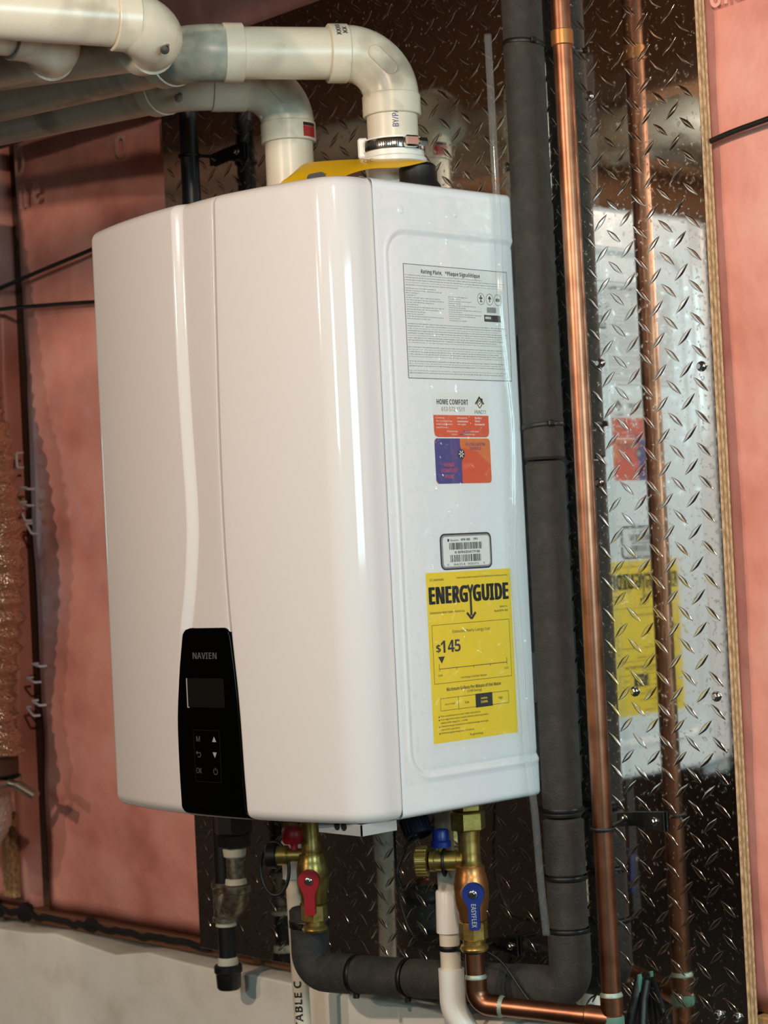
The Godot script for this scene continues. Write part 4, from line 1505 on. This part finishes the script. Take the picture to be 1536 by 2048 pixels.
func make_lines() -> void:
	var st: SurfaceTool
	var FR := 0.0235
	var fx := 0.2360
	var fz := 0.036
	# foam-covered pipe, sleeve by sleeve
	var t := thing("insulated_pipe", "tall pipe in black foam sleeves beside the heater, turning along under it", "pipe", Vector3(fx, -0.23, fz))
	var cuts := [1.30, 0.385, -0.0255, -0.094, -0.155]
	for k in cuts.size() - 1:
		st = begin()
		cyl(st, Vector3(fx, cuts[k + 1] + 0.0012, fz), Vector3(fx, cuts[k] - 0.0012, fz), FR - 0.0005 * (k % 2), 32, 0.003)
		obj("foam_sleeve", st, M.foam, t)
	var hot := Vector3(-0.1487, -0.215, 0.100)
	var low := Vector3(fx, -0.222, fz)
	var hv := Vector3(-0.1487, -0.238, 0.100)
	var dl := (hv - low).normalized()
	st = begin()
	tube(st, bend([Vector3(fx, -0.1562, fz), low, low + dl * 0.075], 0.024, 10), FR + 0.001, 32)
	obj("foam_corner", st, M.foam, t)
	var L := low.distance_to(hv)
	var seg := [0.076, 0.17, 0.235, L - 0.072]
	for k in 3:
		st = begin()
		cyl(st, low + dl * (seg[k] + 0.001), low + dl * (seg[k + 1] - 0.001), FR - 0.0005 * (k % 2), 32, 0.003)
		obj("foam_sleeve", st, M.foam, t)
	st = begin()
	tube(st, bend([low + dl * (L - 0.071), hv, Vector3(hv.x, -0.176, hv.z)], 0.024, 10), FR + 0.001, 32)
	obj("foam_corner", st, M.foam, t)
	st = begin()
	cyl(st, Vector3(hv.x, -0.177, hv.z), Vector3(hv.x, -0.157, hv.z), FR + 0.0015, 32, 0.003)
	obj("foam_cuff", st, M.foam, t)
	st = begin()
	cyl(st, Vector3(hv.x, -0.16, hv.z), Vector3(hv.x, -0.150, hv.z), 0.0105)
	obj("inner_pipe", st, M.copper, t)
	zip_tie("black cable tie at the very top of the tall foam pipe", Vector3(fx, 0.868, fz), Vector3(0.05, 1, -0.1), FR, Vector3(1, 0, 0.4))
	zip_tie("black cable tie round the tall foam pipe beside the two stickers", Vector3(fx, 0.4245, fz), Vector3(-0.10, 1, -0.02), FR, Vector3(1, 0, 0.5))
	zip_tie("black cable tie on the foam pipe at the heater's lower edge", Vector3(fx, -0.0165, fz), Vector3(0.0, 1, 0.0), FR, Vector3(-1, 0, 0.3))
	zip_tie("upper of two cable ties on the foam pipe beside the blue handle", Vector3(fx, -0.0945, fz), Vector3.UP, FR, Vector3(-1, 0, 0.5))
	zip_tie("lower of two cable ties on the foam pipe, just above its bend", Vector3(fx, -0.1550, fz), Vector3.UP, FR, Vector3(-1, 0, 0.5))
	zip_tie("wide black tie round the foam under the red handled valve", Vector3(hv.x, -0.1765, hv.z), Vector3.UP, FR + 0.001, Vector3(0.5, 0, 1), 0.009)
	zip_tie("black tie on the level foam pipe nearest the red handled valve", low + dl * (L - 0.075), dl, FR, Vector3(0.2, -1, 0.2))
	zip_tie("black tie mid way along the level foam pipe", low + dl * 0.235, dl, FR, Vector3(0.1, -1, 0.2))
	zip_tie("black tie on the level foam pipe behind the white drain pipe", low + dl * 0.17, dl, FR, Vector3(0.1, -1, 0.2))

	# clear plastic film edge standing along the foam pipe
	st = begin()
	var fp := [Vector3(0.2290, 0.8750, 0.088), Vector3(0.2276, 0.6629, 0.086), Vector3(0.2280, 0.5705, 0.088), Vector3(0.2310, 0.4840, 0.086), Vector3(0.2325, 0.4208, 0.083), Vector3(0.2310, 0.3408, 0.086), Vector3(0.2270, 0.2838, 0.088), Vector3(0.2280, 0.1808, 0.086), Vector3(0.2320, 0.0555, 0.086), Vector3(0.2370, -0.0123, 0.084), Vector3(0.2390, -0.0916, 0.082), Vector3(0.2420, -0.1532, 0.080)]
	var cv := Curve3D.new()
	for i in fp.size():
		var tg: Vector3 = (fp[mini(i + 1, fp.size() - 1)] - fp[maxi(i - 1, 0)]) / 6.0
		cv.add_point(fp[i], -tg, tg)
	var pts := []
	for k in 90: pts.append(cv.sample_baked(cv.get_baked_length() * k / 89.0, true))
	tube(st, pts, 0.0044, 14, false)
	tag(obj("clear_tube", st, M.clear), "thin clear plastic tubing running down beside the tall foam pipe", "tubing")

	# copper line
	var cx := 0.3185
	var cz := 0.062
	var CR := 0.0111
	t = thing("copper_pipe", "tall bare copper pipe in front of the tread plate with soldered fittings at its foot", "pipe", Vector3(cx, -0.24, cz))
	st = begin()
	cyl(st, Vector3(cx, -0.2155, cz), Vector3(cx, 1.30, cz), CR, 28)
	obj("riser", st, M.copper, t)
	st = begin()
	lathe(st, Vector3(cx, 0.845, cz), Vector3.UP, [Vector2(CR, 0), Vector2(CR + 0.0016, 0.001), Vector2(CR + 0.0016, 0.017), Vector2(CR, 0.018)], 28)
	obj("coupling", st, M.bronze, t)
	var tee := Vector3(cx, -0.2405, cz)
	st = begin()
	cyl(st, tee + Vector3.UP * 0.004, tee + Vector3.UP * 0.026, CR + 0.0016)
	cyl(st, tee + Vector3.DOWN * 0.06, tee + Vector3.UP * 0.006, CR + 0.0014)
	obj("tee", st, M.copper, t)
	st = begin()
	lathe(st, tee + Vector3.UP * 0.026, Vector3.UP, [Vector2(CR + 0.0018, -0.001), Vector2(CR + 0.0018, 0.0005), Vector2(CR, 0.004)], 28)
	obj("solder_ring", st, M.solder, t)
	st = begin()
	lathe(st, tee + Vector3.DOWN * 0.008, Vector3.UP, [Vector2(CR + 0.0014, 0), Vector2(CR + 0.0022, 0.002), Vector2(CR + 0.0020, 0.010), Vector2(CR + 0.0014, 0.012)], 28)
	obj("verdigris_stain", st, M.verdigris, t)
	var el := Vector3(0.1655, -0.2330, 0.120)
	var dh := (tee - el).normalized()
	st = begin()
	cyl(st, el + dh * 0.030, tee, CR)
	obj("level_run", st, M.copper, t)
	st = begin()
	lathe(st, tee - dh * 0.030, dh, [Vector2(CR, 0), Vector2(CR + 0.0018, 0.001), Vector2(CR + 0.0018, 0.028)], 28)
	lathe(st, tee - dh * 0.031, dh, [Vector2(CR, 0), Vector2(CR + 0.0012, 0.001), Vector2(CR, 0.003)], 28)
	obj("tee_socket", st, M.copper, t)
	st = begin()
	tube(st, bend([el + Vector3.UP * 0.030, el, el + dh * 0.030], 0.018, 10), CR + 0.0015, 28)
	obj("elbow", st, M.copper, t)
	st = begin()
	lathe(st, el + dh * 0.029, dh, [Vector2(CR + 0.0015, 0), Vector2(CR + 0.0015, 0.0015), Vector2(CR, 0.005)], 28)
	obj("solder_ring", st, M.solder, t)
	st = begin()
	lathe(st, el + Vector3.UP * 0.029, Vector3.UP, [Vector2(CR + 0.0015, 0), Vector2(CR + 0.0018, 0.0015), Vector2(CR, 0.005)], 28)
	obj("solder_ring", st, M.solder, t)
	st = begin()
	cyl(st, el + Vector3.UP * 0.028, el + Vector3.UP * 0.066, CR)
	obj("stub", st, M.copper, t)

	bracket("black pipe bracket with two screws holding the copper pipe", Vector3(0.3245, -0.0275, 0), 0.066, Vector3(cx, -0.030, cz), 0.0125)
	bracket("black pipe bracket behind the vents at the top of the black gas pipe", Vector3(-0.359, 0.852, 0), 0.075, Vector3(-0.3845, 0.85, 0.05), 0.0145)
	bracket("black pipe bracket behind the blue handled valve with one bright screw", Vector3(0.097, -0.193, 0), 0.050, Vector3(0.1655, -0.172, 0.12), 0.0125, true)
	# small clip at the foot of the plate
	var cl := thing("pipe_clip", "black pipe clip with a teal end at the foot of the copper pipe", "pipe clip", Vector3(0.310, -0.235, 0.02))
	st = begin()
	tube(st, bend([Vector3(0.312, -0.205, 0.004), Vector3(0.312, -0.226, 0.012), Vector3(0.306, -0.262, 0.022), Vector3(0.310, -0.33, 0.03)], 0.02, 8), 0.0058, 12)
	tube(st, bend([Vector3(0.322, -0.208, 0.004), Vector3(0.322, -0.230, 0.012), Vector3(0.326, -0.262, 0.022), Vector3(0.332, -0.33, 0.03)], 0.02, 8), 0.0048, 12)
	obj("legs", st, M.black, cl)
	st = begin()
	box(st, Vector3(0.3165, -0.211, 0.010), Vector3(0.003, 0.020, 0.006), 0.0006)
	obj("teal_end", st, M.verdigris, cl)
	st = begin()
	screw_head(st, Vector3(0.3015, -0.2150, 0.003), 0.0055)
	obj("screw", st, M.steel, cl)

func bracket(label: String, c: Vector3, w: float, ring: Vector3, r: float, horizontal := false) -> void:
	var t := thing("pipe_bracket", label, "pipe bracket", c)
	var st := begin()
	var h := 0.0095
	plate(st, PackedVector2Array([Vector2(-w / 2, -h), Vector2(-w * 0.1, -h * 0.7), Vector2(w / 2, -h * 1.15), Vector2(w / 2, h * 1.15), Vector2(-w * 0.1, h * 0.9), Vector2(-w / 2, h * 0.6)]), Transform3D(Basis(), c + Vector3.BACK * 0.0015), 0.0042, 0.001)
	obj("base", st, M.black, t)
	for s in [-0.34, 0.32]:
		if horizontal and s < 0: continue
		st = begin()
		screw_head(st, c + Vector3(w * s, 0, 0.0050), 0.0050)
		obj("screw", st, M.steel, t)
	st = begin()
	band(st, ring, Vector3(0.02, 1, 0.0), r, 0.004, 0.0016)
	var d := (c + Vector3(0, 0, 0.006) - ring)
	tube(st, [ring + d.normalized() * r, c + Vector3(-w * 0.3, 0, 0.006)], 0.0024, 8)
	obj("loop", st, M.black, t)

# ------------------------------------------------------------------ valves and pipes under the heater
func lever(st: SurfaceTool, hub: Vector3, face: Vector3, length: float, w: float) -> void:
	var up := Vector3.UP
	var bs := Basis(up.cross(face).normalized(), up, face)
	var poly := PackedVector2Array()
	for k in 15:
		var a := lerpf(-0.55, PI + 0.55, k / 14.0)
		poly.append(Vector2(cos(a), sin(a)) * w)
	poly.append(Vector2(-w * 0.52, -w * 1.3))
	poly.append(Vector2(-w * 0.50, -length + 0.002)); poly.append(Vector2(-w * 0.35, -length)); poly.append(Vector2(w * 0.35, -length)); poly.append(Vector2(w * 0.50, -length + 0.002))
	poly.append(Vector2(w * 0.52, -w * 1.3))
	plate(st, poly, Transform3D(bs, hub), 0.007, 0.0015)

func hot_bolt(st: SurfaceTool, hub: Vector3, face: Vector3) -> void:
	lathe(st, hub + face * 0.006, face, [Vector2(0.0048, 0), Vector2(0.0048, 0.0035), Vector2(0.0040, 0.0042), Vector2(0.0024, 0.0042), Vector2(0.0022, 0.0060), Vector2(0, 0.0060)], 18)

func make_valves() -> void:
	var st: SurfaceTool
	var face := Vector3(0.62, 0, 0.785).normalized()
	# --- gas line
	var gx := -0.3845
	var gz := 0.05
	var t := thing("gas_pipe", "black iron gas pipe with a galvanized tee and capped drip leg under the heater", "pipe", Vector3(gx, -0.3, gz))
	st = begin()
	tube(st, bend([Vector3(gx, -0.152, gz), Vector3(gx, 0.955, gz), Vector3(-2.7, 0.985, gz)], 0.03, 8), 0.0130, 24)
	obj("riser", st, M.iron, t)
	st = begin()
	cyl(st, Vector3(gx, -0.275, gz), Vector3(gx, -0.205, gz), 0.0120, 24)
	obj("drip_leg", st, M.iron, t)
	st = begin()
	lathe(st, Vector3(gx, -0.300, gz), Vector3.UP, [Vector2(0, 0), Vector2(0.014, 0.0), Vector2(0.0165, 0.003), Vector2(0.0175, 0.022), Vector2(0.0195, 0.024), Vector2(0.0195, 0.032), Vector2(0.0175, 0.034), Vector2(0.012, 0.034)], 24)
	obj("cap", st, M.iron, t)
	st = begin()
	lathe(st, Vector3(gx, -0.268, gz), Vector3.UP, [Vector2(0.0125, 0), Vector2(0.0145, 0.001), Vector2(0.0138, 0.010), Vector2(0.0122, 0.012)], 20)
	obj("thread_tape", st, M.tape, t)
	st = begin()
	lathe(st, Vector3(gx, -0.214, gz), Vector3.UP, [Vector2(0.0125, 0), Vector2(0.0145, 0.001), Vector2(0.0138, 0.006), Vector2(0.0122, 0.007)], 20)
	obj("thread_tape", st, M.tape, t)
	# tee
	var bd := Vector3(0.95, 0, 0.30).normalized()
	var tc := Vector3(gx, -0.180, gz)
	st = begin()
	lathe(st, tc + Vector3.DOWN * 0.027, Vector3.UP, [Vector2(0.012, 0), Vector2(0.0185, 0), Vector2(0.0185, 0.006), Vector2(0.0165, 0.008), Vector2(0.0165, 0.046), Vector2(0.0185, 0.048), Vector2(0.0185, 0.054), Vector2(0.012, 0.054)], 24)
	lathe(st, tc, bd, [Vector2(0.0155, 0.0), Vector2(0.0160, 0.016), Vector2(0.0200, 0.017), Vector2(0.0205, 0.019), Vector2(0.0205, 0.025), Vector2(0.013, 0.026)], 24)
	obj("tee", st, M.galv, t)
	var ec := tc + bd * 0.046 + Vector3.UP * 0.0
	st = begin()
	tube(st, bend([tc + bd * 0.022, ec + Vector3(0, -0.004, 0), ec + Vector3.UP * 0.024], 0.022, 10), 0.0175, 24)
	lathe(st, ec + Vector3.UP * 0.018, Vector3.UP, [Vector2(0.017, 0), Vector2(0.0200, 0.001), Vector2(0.0205, 0.003), Vector2(0.0205, 0.010), Vector2(0.013, 0.011)], 24)
	obj("elbow", st, M.galv, t)
	st = begin()
	lathe(st, ec + Vector3.UP * 0.029, Vector3.UP, [Vector2(0.0130, 0), Vector2(0.0150, 0.001), Vector2(0.0140, 0.008), Vector2(0.0125, 0.009)], 20)
	obj("thread_tape", st, M.tape, t)
	st = begin()
	lathe(st, ec + Vector3.UP * 0.066, Vector3.UP, [Vector2(0.0125, 0), Vector2(0.0150, 0.002), Vector2(0.0160, 0.012), Vector2(0.0140, 0.014)], 20)
	obj("thread_tape", st, M.tape, t)
	st = begin()
	cyl(st, ec + Vector3.UP * 0.028, ec + Vector3.UP * 0.084, 0.0120, 24)
	cyl(st, ec + Vector3.UP * 0.108, Vector3(ec.x, 0.0, ec.z), 0.0120, 24)
	obj("nipple", st, M.galv, t)
	st = begin()
	hexnut(st, ec + Vector3.UP * 0.080, ec + Vector3.UP * 0.098, 0.0225)
	hexnut(st, ec + Vector3.UP * 0.099, ec + Vector3.UP * 0.128, 0.0255, 8)
	hexnut(st, ec + Vector3.UP * 0.129, ec + Vector3.UP * 0.142, 0.0200)
	obj("union", st, M.iron, t)

	# --- hot valve with red handle
	var hx := -0.1140
	var hz := 0.1200
	t = thing("hot_valve", "brass shut off valve with a red lever handle under the heater", "valve", Vector3(hx, -0.15, hz))
	valve_body(t, hx, hz, M.brass, -0.1150)
	var hub := Vector3(hx, -0.1130, hz) + face * 0.020
	st = begin()
	lever(st, hub, face, 0.043, 0.0135)
	var hd := obj("handle", st, M.red, t)
	st = begin()
	hot_bolt(st, hub, face)
	obj("handle_nut", st, M.steel, hd)
	var br := Vector3(-0.82, 0, 0.57).normalized()
	st = begin()
	var bc := Vector3(hx, -0.0850, hz)
	lathe(st, bc, br, [Vector2(0.0085, 0.0), Vector2(0.0085, 0.030), Vector2(0.0125, 0.031), Vector2(0.0125, 0.044), Vector2(0.009, 0.045)], 20)
	obj("drain_port", st, M.brass, t)
	st = begin()
	lathe(st, bc + br * 0.022, Vector3.UP, [Vector2(0.0045, 0), Vector2(0.0045, 0.014), Vector2(0.0125, 0.015), Vector2(0.0150, 0.020), Vector2(0.0150, 0.032), Vector2(0.0120, 0.036), Vector2(0, 0.036)], 20)
	obj("drain_knob", st, M.red, t)
	st = begin()
	lathe(st, bc + br * 0.044, br, [Vector2(0.009, 0), Vector2(0.0165, 0.001), Vector2(0.0165, 0.012), Vector2(0.014, 0.014), Vector2(0, 0.014)], 20)
	obj("hose_cap", st, M.black, t)
	st = begin()
	tube(st, ring_path(bc + br * 0.047 + Vector3(0, -0.016, 0.002), Vector3(0.5, 0.05, 0.85), 0.019, 30, 1.75), 0.0022, 10, false)
	obj("cap_strap", st, M.black, t)

	# --- cold valve with blue handle
	var kx := 0.1655
	var kz := 0.1200
	t = thing("cold_valve", "bronze shut off valve with a blue lever handle under the heater", "valve", Vector3(kx, -0.17, kz))
	valve_body(t, kx, kz, M.bronze, -0.1075)
	hub = Vector3(kx + 0.0065, -0.1025, kz) + face * 0.020
	st = begin()
	lever(st, hub, face, 0.041, 0.0126)
	hd = obj("handle", st, M.blue, t)
	st = begin()
	hot_bolt(st, hub, face)
	obj("handle_nut", st, M.steel, hd)
	st = begin()
	var hb := Basis(Vector3.DOWN, Vector3.UP.cross(face).normalized(), face)
	words(st, "EASYFLEX", Transform3D(hb, hub + face * 0.0071 + Vector3.DOWN * 0.0245), Vector2.ZERO, 0.0265, 0.0056, true)
	obj("lettering", st, M.print_light, hd)
	st = begin()
	bc = Vector3(kx, -0.0690, kz)
	lathe(st, bc, br, [Vector2(0.0095, 0.0), Vector2(0.0095, 0.014), Vector2(0.0115, 0.015), Vector2(0.0115, 0.040), Vector2(0.0130, 0.041), Vector2(0.0130, 0.046), Vector2(0.010, 0.047)], 20)
	obj("drain_port", st, M.brass, t)
	st = begin()
	cyl(st, bc + br * 0.033, bc + br * 0.033 + Vector3.UP * 0.018, 0.0036, 12)
	obj("knob_stem", st, M.brass, t)
	st = begin()
	lathe(st, bc + br * 0.033 + Vector3.UP * 0.015, Vector3.UP, [Vector2(0.005, 0), Vector2(0.0118, 0.001), Vector2(0.0118, 0.007), Vector2(0.0095, 0.009), Vector2(0.0095, 0.019), Vector2(0.008, 0.021), Vector2(0, 0.021)], 20)
	obj("drain_knob", st, M.blue, t)
	# knurled drain cap
	st = begin()
	var kc := bc + br * 0.048
	lathe(st, kc, br, [Vector2(0.010, 0), Vector2(0.0165, 0.001), Vector2(0.0165, 0.014), Vector2(0.014, 0.016), Vector2(0, 0.016)], 32)
	var ks := side_of(br)
	var ku := br.cross(ks)
	for k in 26:
		var a := TAU * k / 26
		var n := ks * cos(a) + ku * sin(a)
		box(st, kc + br * 0.0075 + n * 0.0168, Vector3(0.0022, 0.013, 0.0024), 0.0005, Basis(br.cross(n), br, n))
	obj("drain_cap", st, M.brass, t)
	# dark blue tethered cap, hanging tilted
	st = begin()
	var ax := Vector3(0.40, -0.72, 0.05).normalized()
	var cc := Vector3(0.0935, -0.0195, 0.140)
	lathe(st, cc, ax, [Vector2(0, 0), Vector2(0.0150, 0.0), Vector2(0.0165, 0.002), Vector2(0.0165, 0.026), Vector2(0.0145, 0.027), Vector2(0.0125, 0.020), Vector2(0, 0.020)], 24)
	for k in 20:
		var s2 := side_of(ax)
		var u2 := ax.cross(s2)
		var n := s2 * cos(TAU * k / 20) + u2 * sin(TAU * k / 20)
		box(st, cc + ax * 0.013 + n * 0.0166, Vector3(0.002, 0.020, 0.0016), 0.0004, Basis(ax.cross(n), ax, n))
	obj("relief_cap", st, M.navy, t)
	st = begin()
	tube(st, bend([cc + ax * 0.026, Vector3(0.093, -0.052, 0.150), Vector3(0.083, -0.085, 0.160), Vector3(0.100, -0.102, 0.166)], 0.014, 8), 0.0018, 8)
	obj("cap_strap", st, M.black, t)
	st = begin()
	tube(st, ring_path(bc + br * 0.030 + Vector3(0, -0.002, 0), br, 0.0135, 24, 1.1), 0.0018, 8, false)
	obj("strap_ring", st, M.black, t)

	# --- relief pipes
	t = thing("drain_pipe", "thin cream plastic drain pipe running down behind the red handled valve", "pipe", Vector3(-0.175, -0.4, 0.07))
	var a0 := Vector3(-0.1790, -0.078, 0.0860)
	var a1 := Vector3(-0.2065, -1.02, 0.0560)
	st = begin()
	cyl(st, Vector3(-0.1980, -0.122, 0.081), Vector3(-0.2010, -1.03, 0.060), 0.0110, 24)
	var dp := obj("lower_pipe", st, M.pvc_thin, t)
	st = begin()
	var pd := Vector3(-0.003, -0.908, -0.021).normalized()
	var pn := Vector3(0.50, 0, 0.86)
	pn = (pn - pd * pn.dot(pd)).normalized()
	words(st, "POTABLE C", Transform3D(Basis(-pd, pn.cross(-pd), pn), Vector3(-0.1991, -0.299, 0.0768) + pn * 0.0110), Vector2.ZERO, 0.082, 0.0095, true, false, 0.0110, true)
	obj("print", st, M.ink, dp)
	st = begin()
	lathe(st, Vector3(-0.1975, -0.128, 0.081), Vector3.UP, [Vector2(0.011, 0), Vector2(0.0145, 0.001), Vector2(0.0145, 0.022), Vector2(0.0125, 0.024), Vector2(0.0145, 0.026), Vector2(0.0145, 0.050), Vector2(0.011, 0.051)], 24)
	obj("adapter", st, M.pvc_white, t)
	st = begin()
	cyl(st, Vector3(-0.1975, -0.08, 0.081), Vector3(-0.1975, 0.0, 0.081), 0.0095, 20)
	obj("upper_pipe", st, M.brass, t)

	t = thing("drain_pipe", "white plastic drain pipe bending away beside the blue handled valve", "pipe", Vector3(0.118, -0.3, 0.11))
	var px := 0.1175
	var pz := 0.1120
	st = begin()
	cyl(st, Vector3(px, -0.112, pz), Vector3(px, 0.0, pz), 0.0108, 24)
	obj("upper_pipe", st, M.pvc_thin, t)
	st = begin()
	lathe(st, Vector3(px, -0.1585, pz), Vector3.UP, [Vector2(0.0108, 0), Vector2(0.0150, 0.0008), Vector2(0.0138, 0.048), Vector2(0.0128, 0.050), Vector2(0.0108, 0.050)], 24)
	obj("adapter", st, M.pvc_white, t)
	st = begin()
	cyl(st, Vector3(px, -0.21, pz), Vector3(px, -0.155, pz), 0.0120, 24)
	obj("middle_pipe", st, M.pvc_thin, t)
	st = begin()
	var pb := [Vector3(px, -0.200, pz), Vector3(px, -0.246, pz), Vector3(px + 0.030, -0.300, pz - 0.012), Vector3(px + 0.075, -0.36, pz - 0.03)]
	tube(st, bend(pb, 0.04, 10), 0.0152, 24)
	obj("elbow", st, M.pvc_white, t)
	zip_tie("black tie strapping the white drain pipe under the blue handled valve", Vector3(px, -0.1755, pz), Vector3.UP, 0.0122, Vector3(1, 0, 0.0), 0.006)
	# thin black cords under the heater
	for q in [
		[[Vector3(0.01, -0.0, 0.09), Vector3(0.004, -0.12, 0.085), Vector3(0.030, -0.178, 0.085), Vector3(0.085, -0.178, 0.095), Vector3(0.112, -0.1755, 0.097)], "thin black cord looping from under the heater to the white drain pipe"],
		[[Vector3(0.135, -0.172, 0.10), Vector3(0.165, -0.19, 0.08), Vector3(0.205, -0.235, 0.072), Vector3(0.25, -0.252, 0.07), Vector3(0.30, -0.25, 0.06)], "thin black cord trailing along the foot of the foam pipe"]]:
		var cv := Curve3D.new()
		var f: Array = q[0]
		for i in f.size():
			var tg: Vector3 = (f[mini(i + 1, f.size() - 1)] - f[maxi(i - 1, 0)]) / 6.0
			cv.add_point(f[i], -tg, tg)
		var pts := []
		for k in 40: pts.append(cv.sample_baked(cv.get_baked_length() * k / 39.0, true))
		st = begin()
		tube(st, pts, 0.0017, 8)
		tag(obj("cord", st, M.black), q[1], "cord")

func valve_body(t: Node3D, x: float, z: float, m: Material, yc: float) -> void:
	var st := begin()
	hexnut(st, Vector3(x, -0.012, z), Vector3(x, 0.0, z), 0.0185)
	hexnut(st, Vector3(x, -0.034, z), Vector3(x, -0.013, z), 0.0205)
	obj("union_nut", st, M.brass, t)
	st = begin()
	lathe(st, Vector3(x, yc + 0.030, z), Vector3.UP, [Vector2(0.012, 0.0), Vector2(0.0135, 0.004), Vector2(0.0125, 0.010), Vector2(0.0130, -yc - 0.062)], 24)
	obj("tailpiece", st, M.brass, t)
	st = begin()
	lathe(st, Vector3(x, yc - 0.030, z), Vector3.UP, [Vector2(0, 0), Vector2(0.0150, 0.0), Vector2(0.0165, 0.002), Vector2(0.0165, 0.010), Vector2(0.0185, 0.014), Vector2(0.0200, 0.026), Vector2(0.0200, 0.042), Vector2(0.0180, 0.052), Vector2(0.0165, 0.055), Vector2(0.0165, 0.062), Vector2(0.0125, 0.063)], 28)
	lathe(st, Vector3(x, yc + 0.004, z), Vector3(0.62, 0, 0.785), [Vector2(0.011, 0.0), Vector2(0.011, 0.020), Vector2(0.006, 0.021), Vector2(0.006, 0.025)], 18)
	obj("body", st, m, t)
	st = begin()
	hexnut(st, Vector3(x, yc - 0.052, z), Vector3(x, yc - 0.031, z), 0.0165, 8)
	obj("lower_nut", st, M.brass, t)
	st = begin()
	lathe(st, Vector3(x, yc - 0.066, z), Vector3.UP, [Vector2(0.011, 0), Vector2(0.0150, 0.001), Vector2(0.0168, 0.004), Vector2(0.0150, 0.008), Vector2(0.0128, 0.009), Vector2(0.0128, 0.015), Vector2(0.011, 0.016)], 24)
	obj("press_ring", st, M.brass, t)

# ------------------------------------------------------------------ foil duct at the left edge
func make_duct() -> void:
	var t := thing("flexible_duct", "crinkled silver foil duct hanging against the pink insulation", "duct", Vector3(-0.92, -0.01, 0.12))
	var key := [Vector3(-0.985, 0.86, 0.12), Vector3(-0.950, 0.66, 0.12), Vector3(-0.936, 0.5606, 0.12), Vector3(-0.908, 0.4799, 0.12), Vector3(-0.886, 0.3237, 0.12), Vector3(-0.909, 0.1692, 0.12), Vector3(-0.928, 0.1066, 0.12), Vector3(-0.924, 0.0523, 0.12), Vector3(-0.912, 0.005, 0.12)]
	var cv := Curve3D.new()
	for i in key.size():
		var tg: Vector3 = (key[mini(i + 1, key.size() - 1)] - key[maxi(i - 1, 0)]) / 6.0
		cv.add_point(key[i], -tg, tg)
	var nz := FastNoiseLite.new()
	nz.seed = 12; nz.frequency = 9.0
	var n := 260
	var rows := []
	for i in n + 1:
		var c := cv.sample_baked(cv.get_baked_length() * i / n, true)
		var ring := PackedVector3Array()
		for k in 48:
			var a := TAU * k / 48
			var r := 0.078 + 0.0044 * (asin(sin(i * TAU / 8.0)) / (PI / 2)) + 0.0060 * nz.get_noise_3d(cos(a) * 0.55, c.y * 3.2, sin(a) * 0.55)
			ring.append(c + Vector3(cos(a) * r, 0.004 * nz.get_noise_2d(a * 0.6, c.y * 4.0), sin(a) * r))
		rows.append(ring)
	var st := begin()
	grid(st, rows, -1.0, true)
	obj("foil_body", st, M.foil, t)
	var e: Vector3 = key[-1]
	st = begin()
	cyl(st, e + Vector3(0, -0.030, 0), e + Vector3(0, 0.012, 0), 0.070, 36)
	obj("dark_cuff", st, M.dark_wood, t)
	st = begin()
	band(st, e + Vector3(0, -0.040, 0), Vector3(0.06, 1, 0), 0.072, 0.016, 0.002, 36)
	var n2 := Vector3(0.93, 0, -0.30).normalized()
	tube(st, bend([e + n2 * 0.070 + Vector3(0, -0.040, 0), e + n2 * 0.088 + Vector3(0, -0.044, 0), e + n2 * 0.122 + Vector3(0, -0.060, 0)], 0.01, 6), [0.006, 0.0065, 0.006, 0.006, 0.0065, 0.007, 0.0075, 0.008, 0.0085].slice(0, 9), 10)
	obj("clamp", st, M.zinc, t)
	st = begin()
	rows = []
	for i in 24:
		var ring := PackedVector3Array()
		for k in 32:
			var a := TAU * k / 32
			var r := 0.062 * (1.0 - 0.35 * smoothstep(12, 23, i)) + 0.006 * nz.get_noise_3d(cos(a), i * 0.12, sin(a))
			ring.append(e + Vector3(cos(a) * r - 0.012, -0.048 - i * 0.0045, sin(a) * r))
		rows.append(ring)
	grid(st, rows, 1.0, true)
	obj("foil_tail", st, M.pale_foil, t)

func _ready() -> void:
	make_materials()
	make_view()
	make_room()
	make_framing()
	make_plate()
	make_heater()
	make_vents()
	make_lines()
	make_valves()
	make_duct()
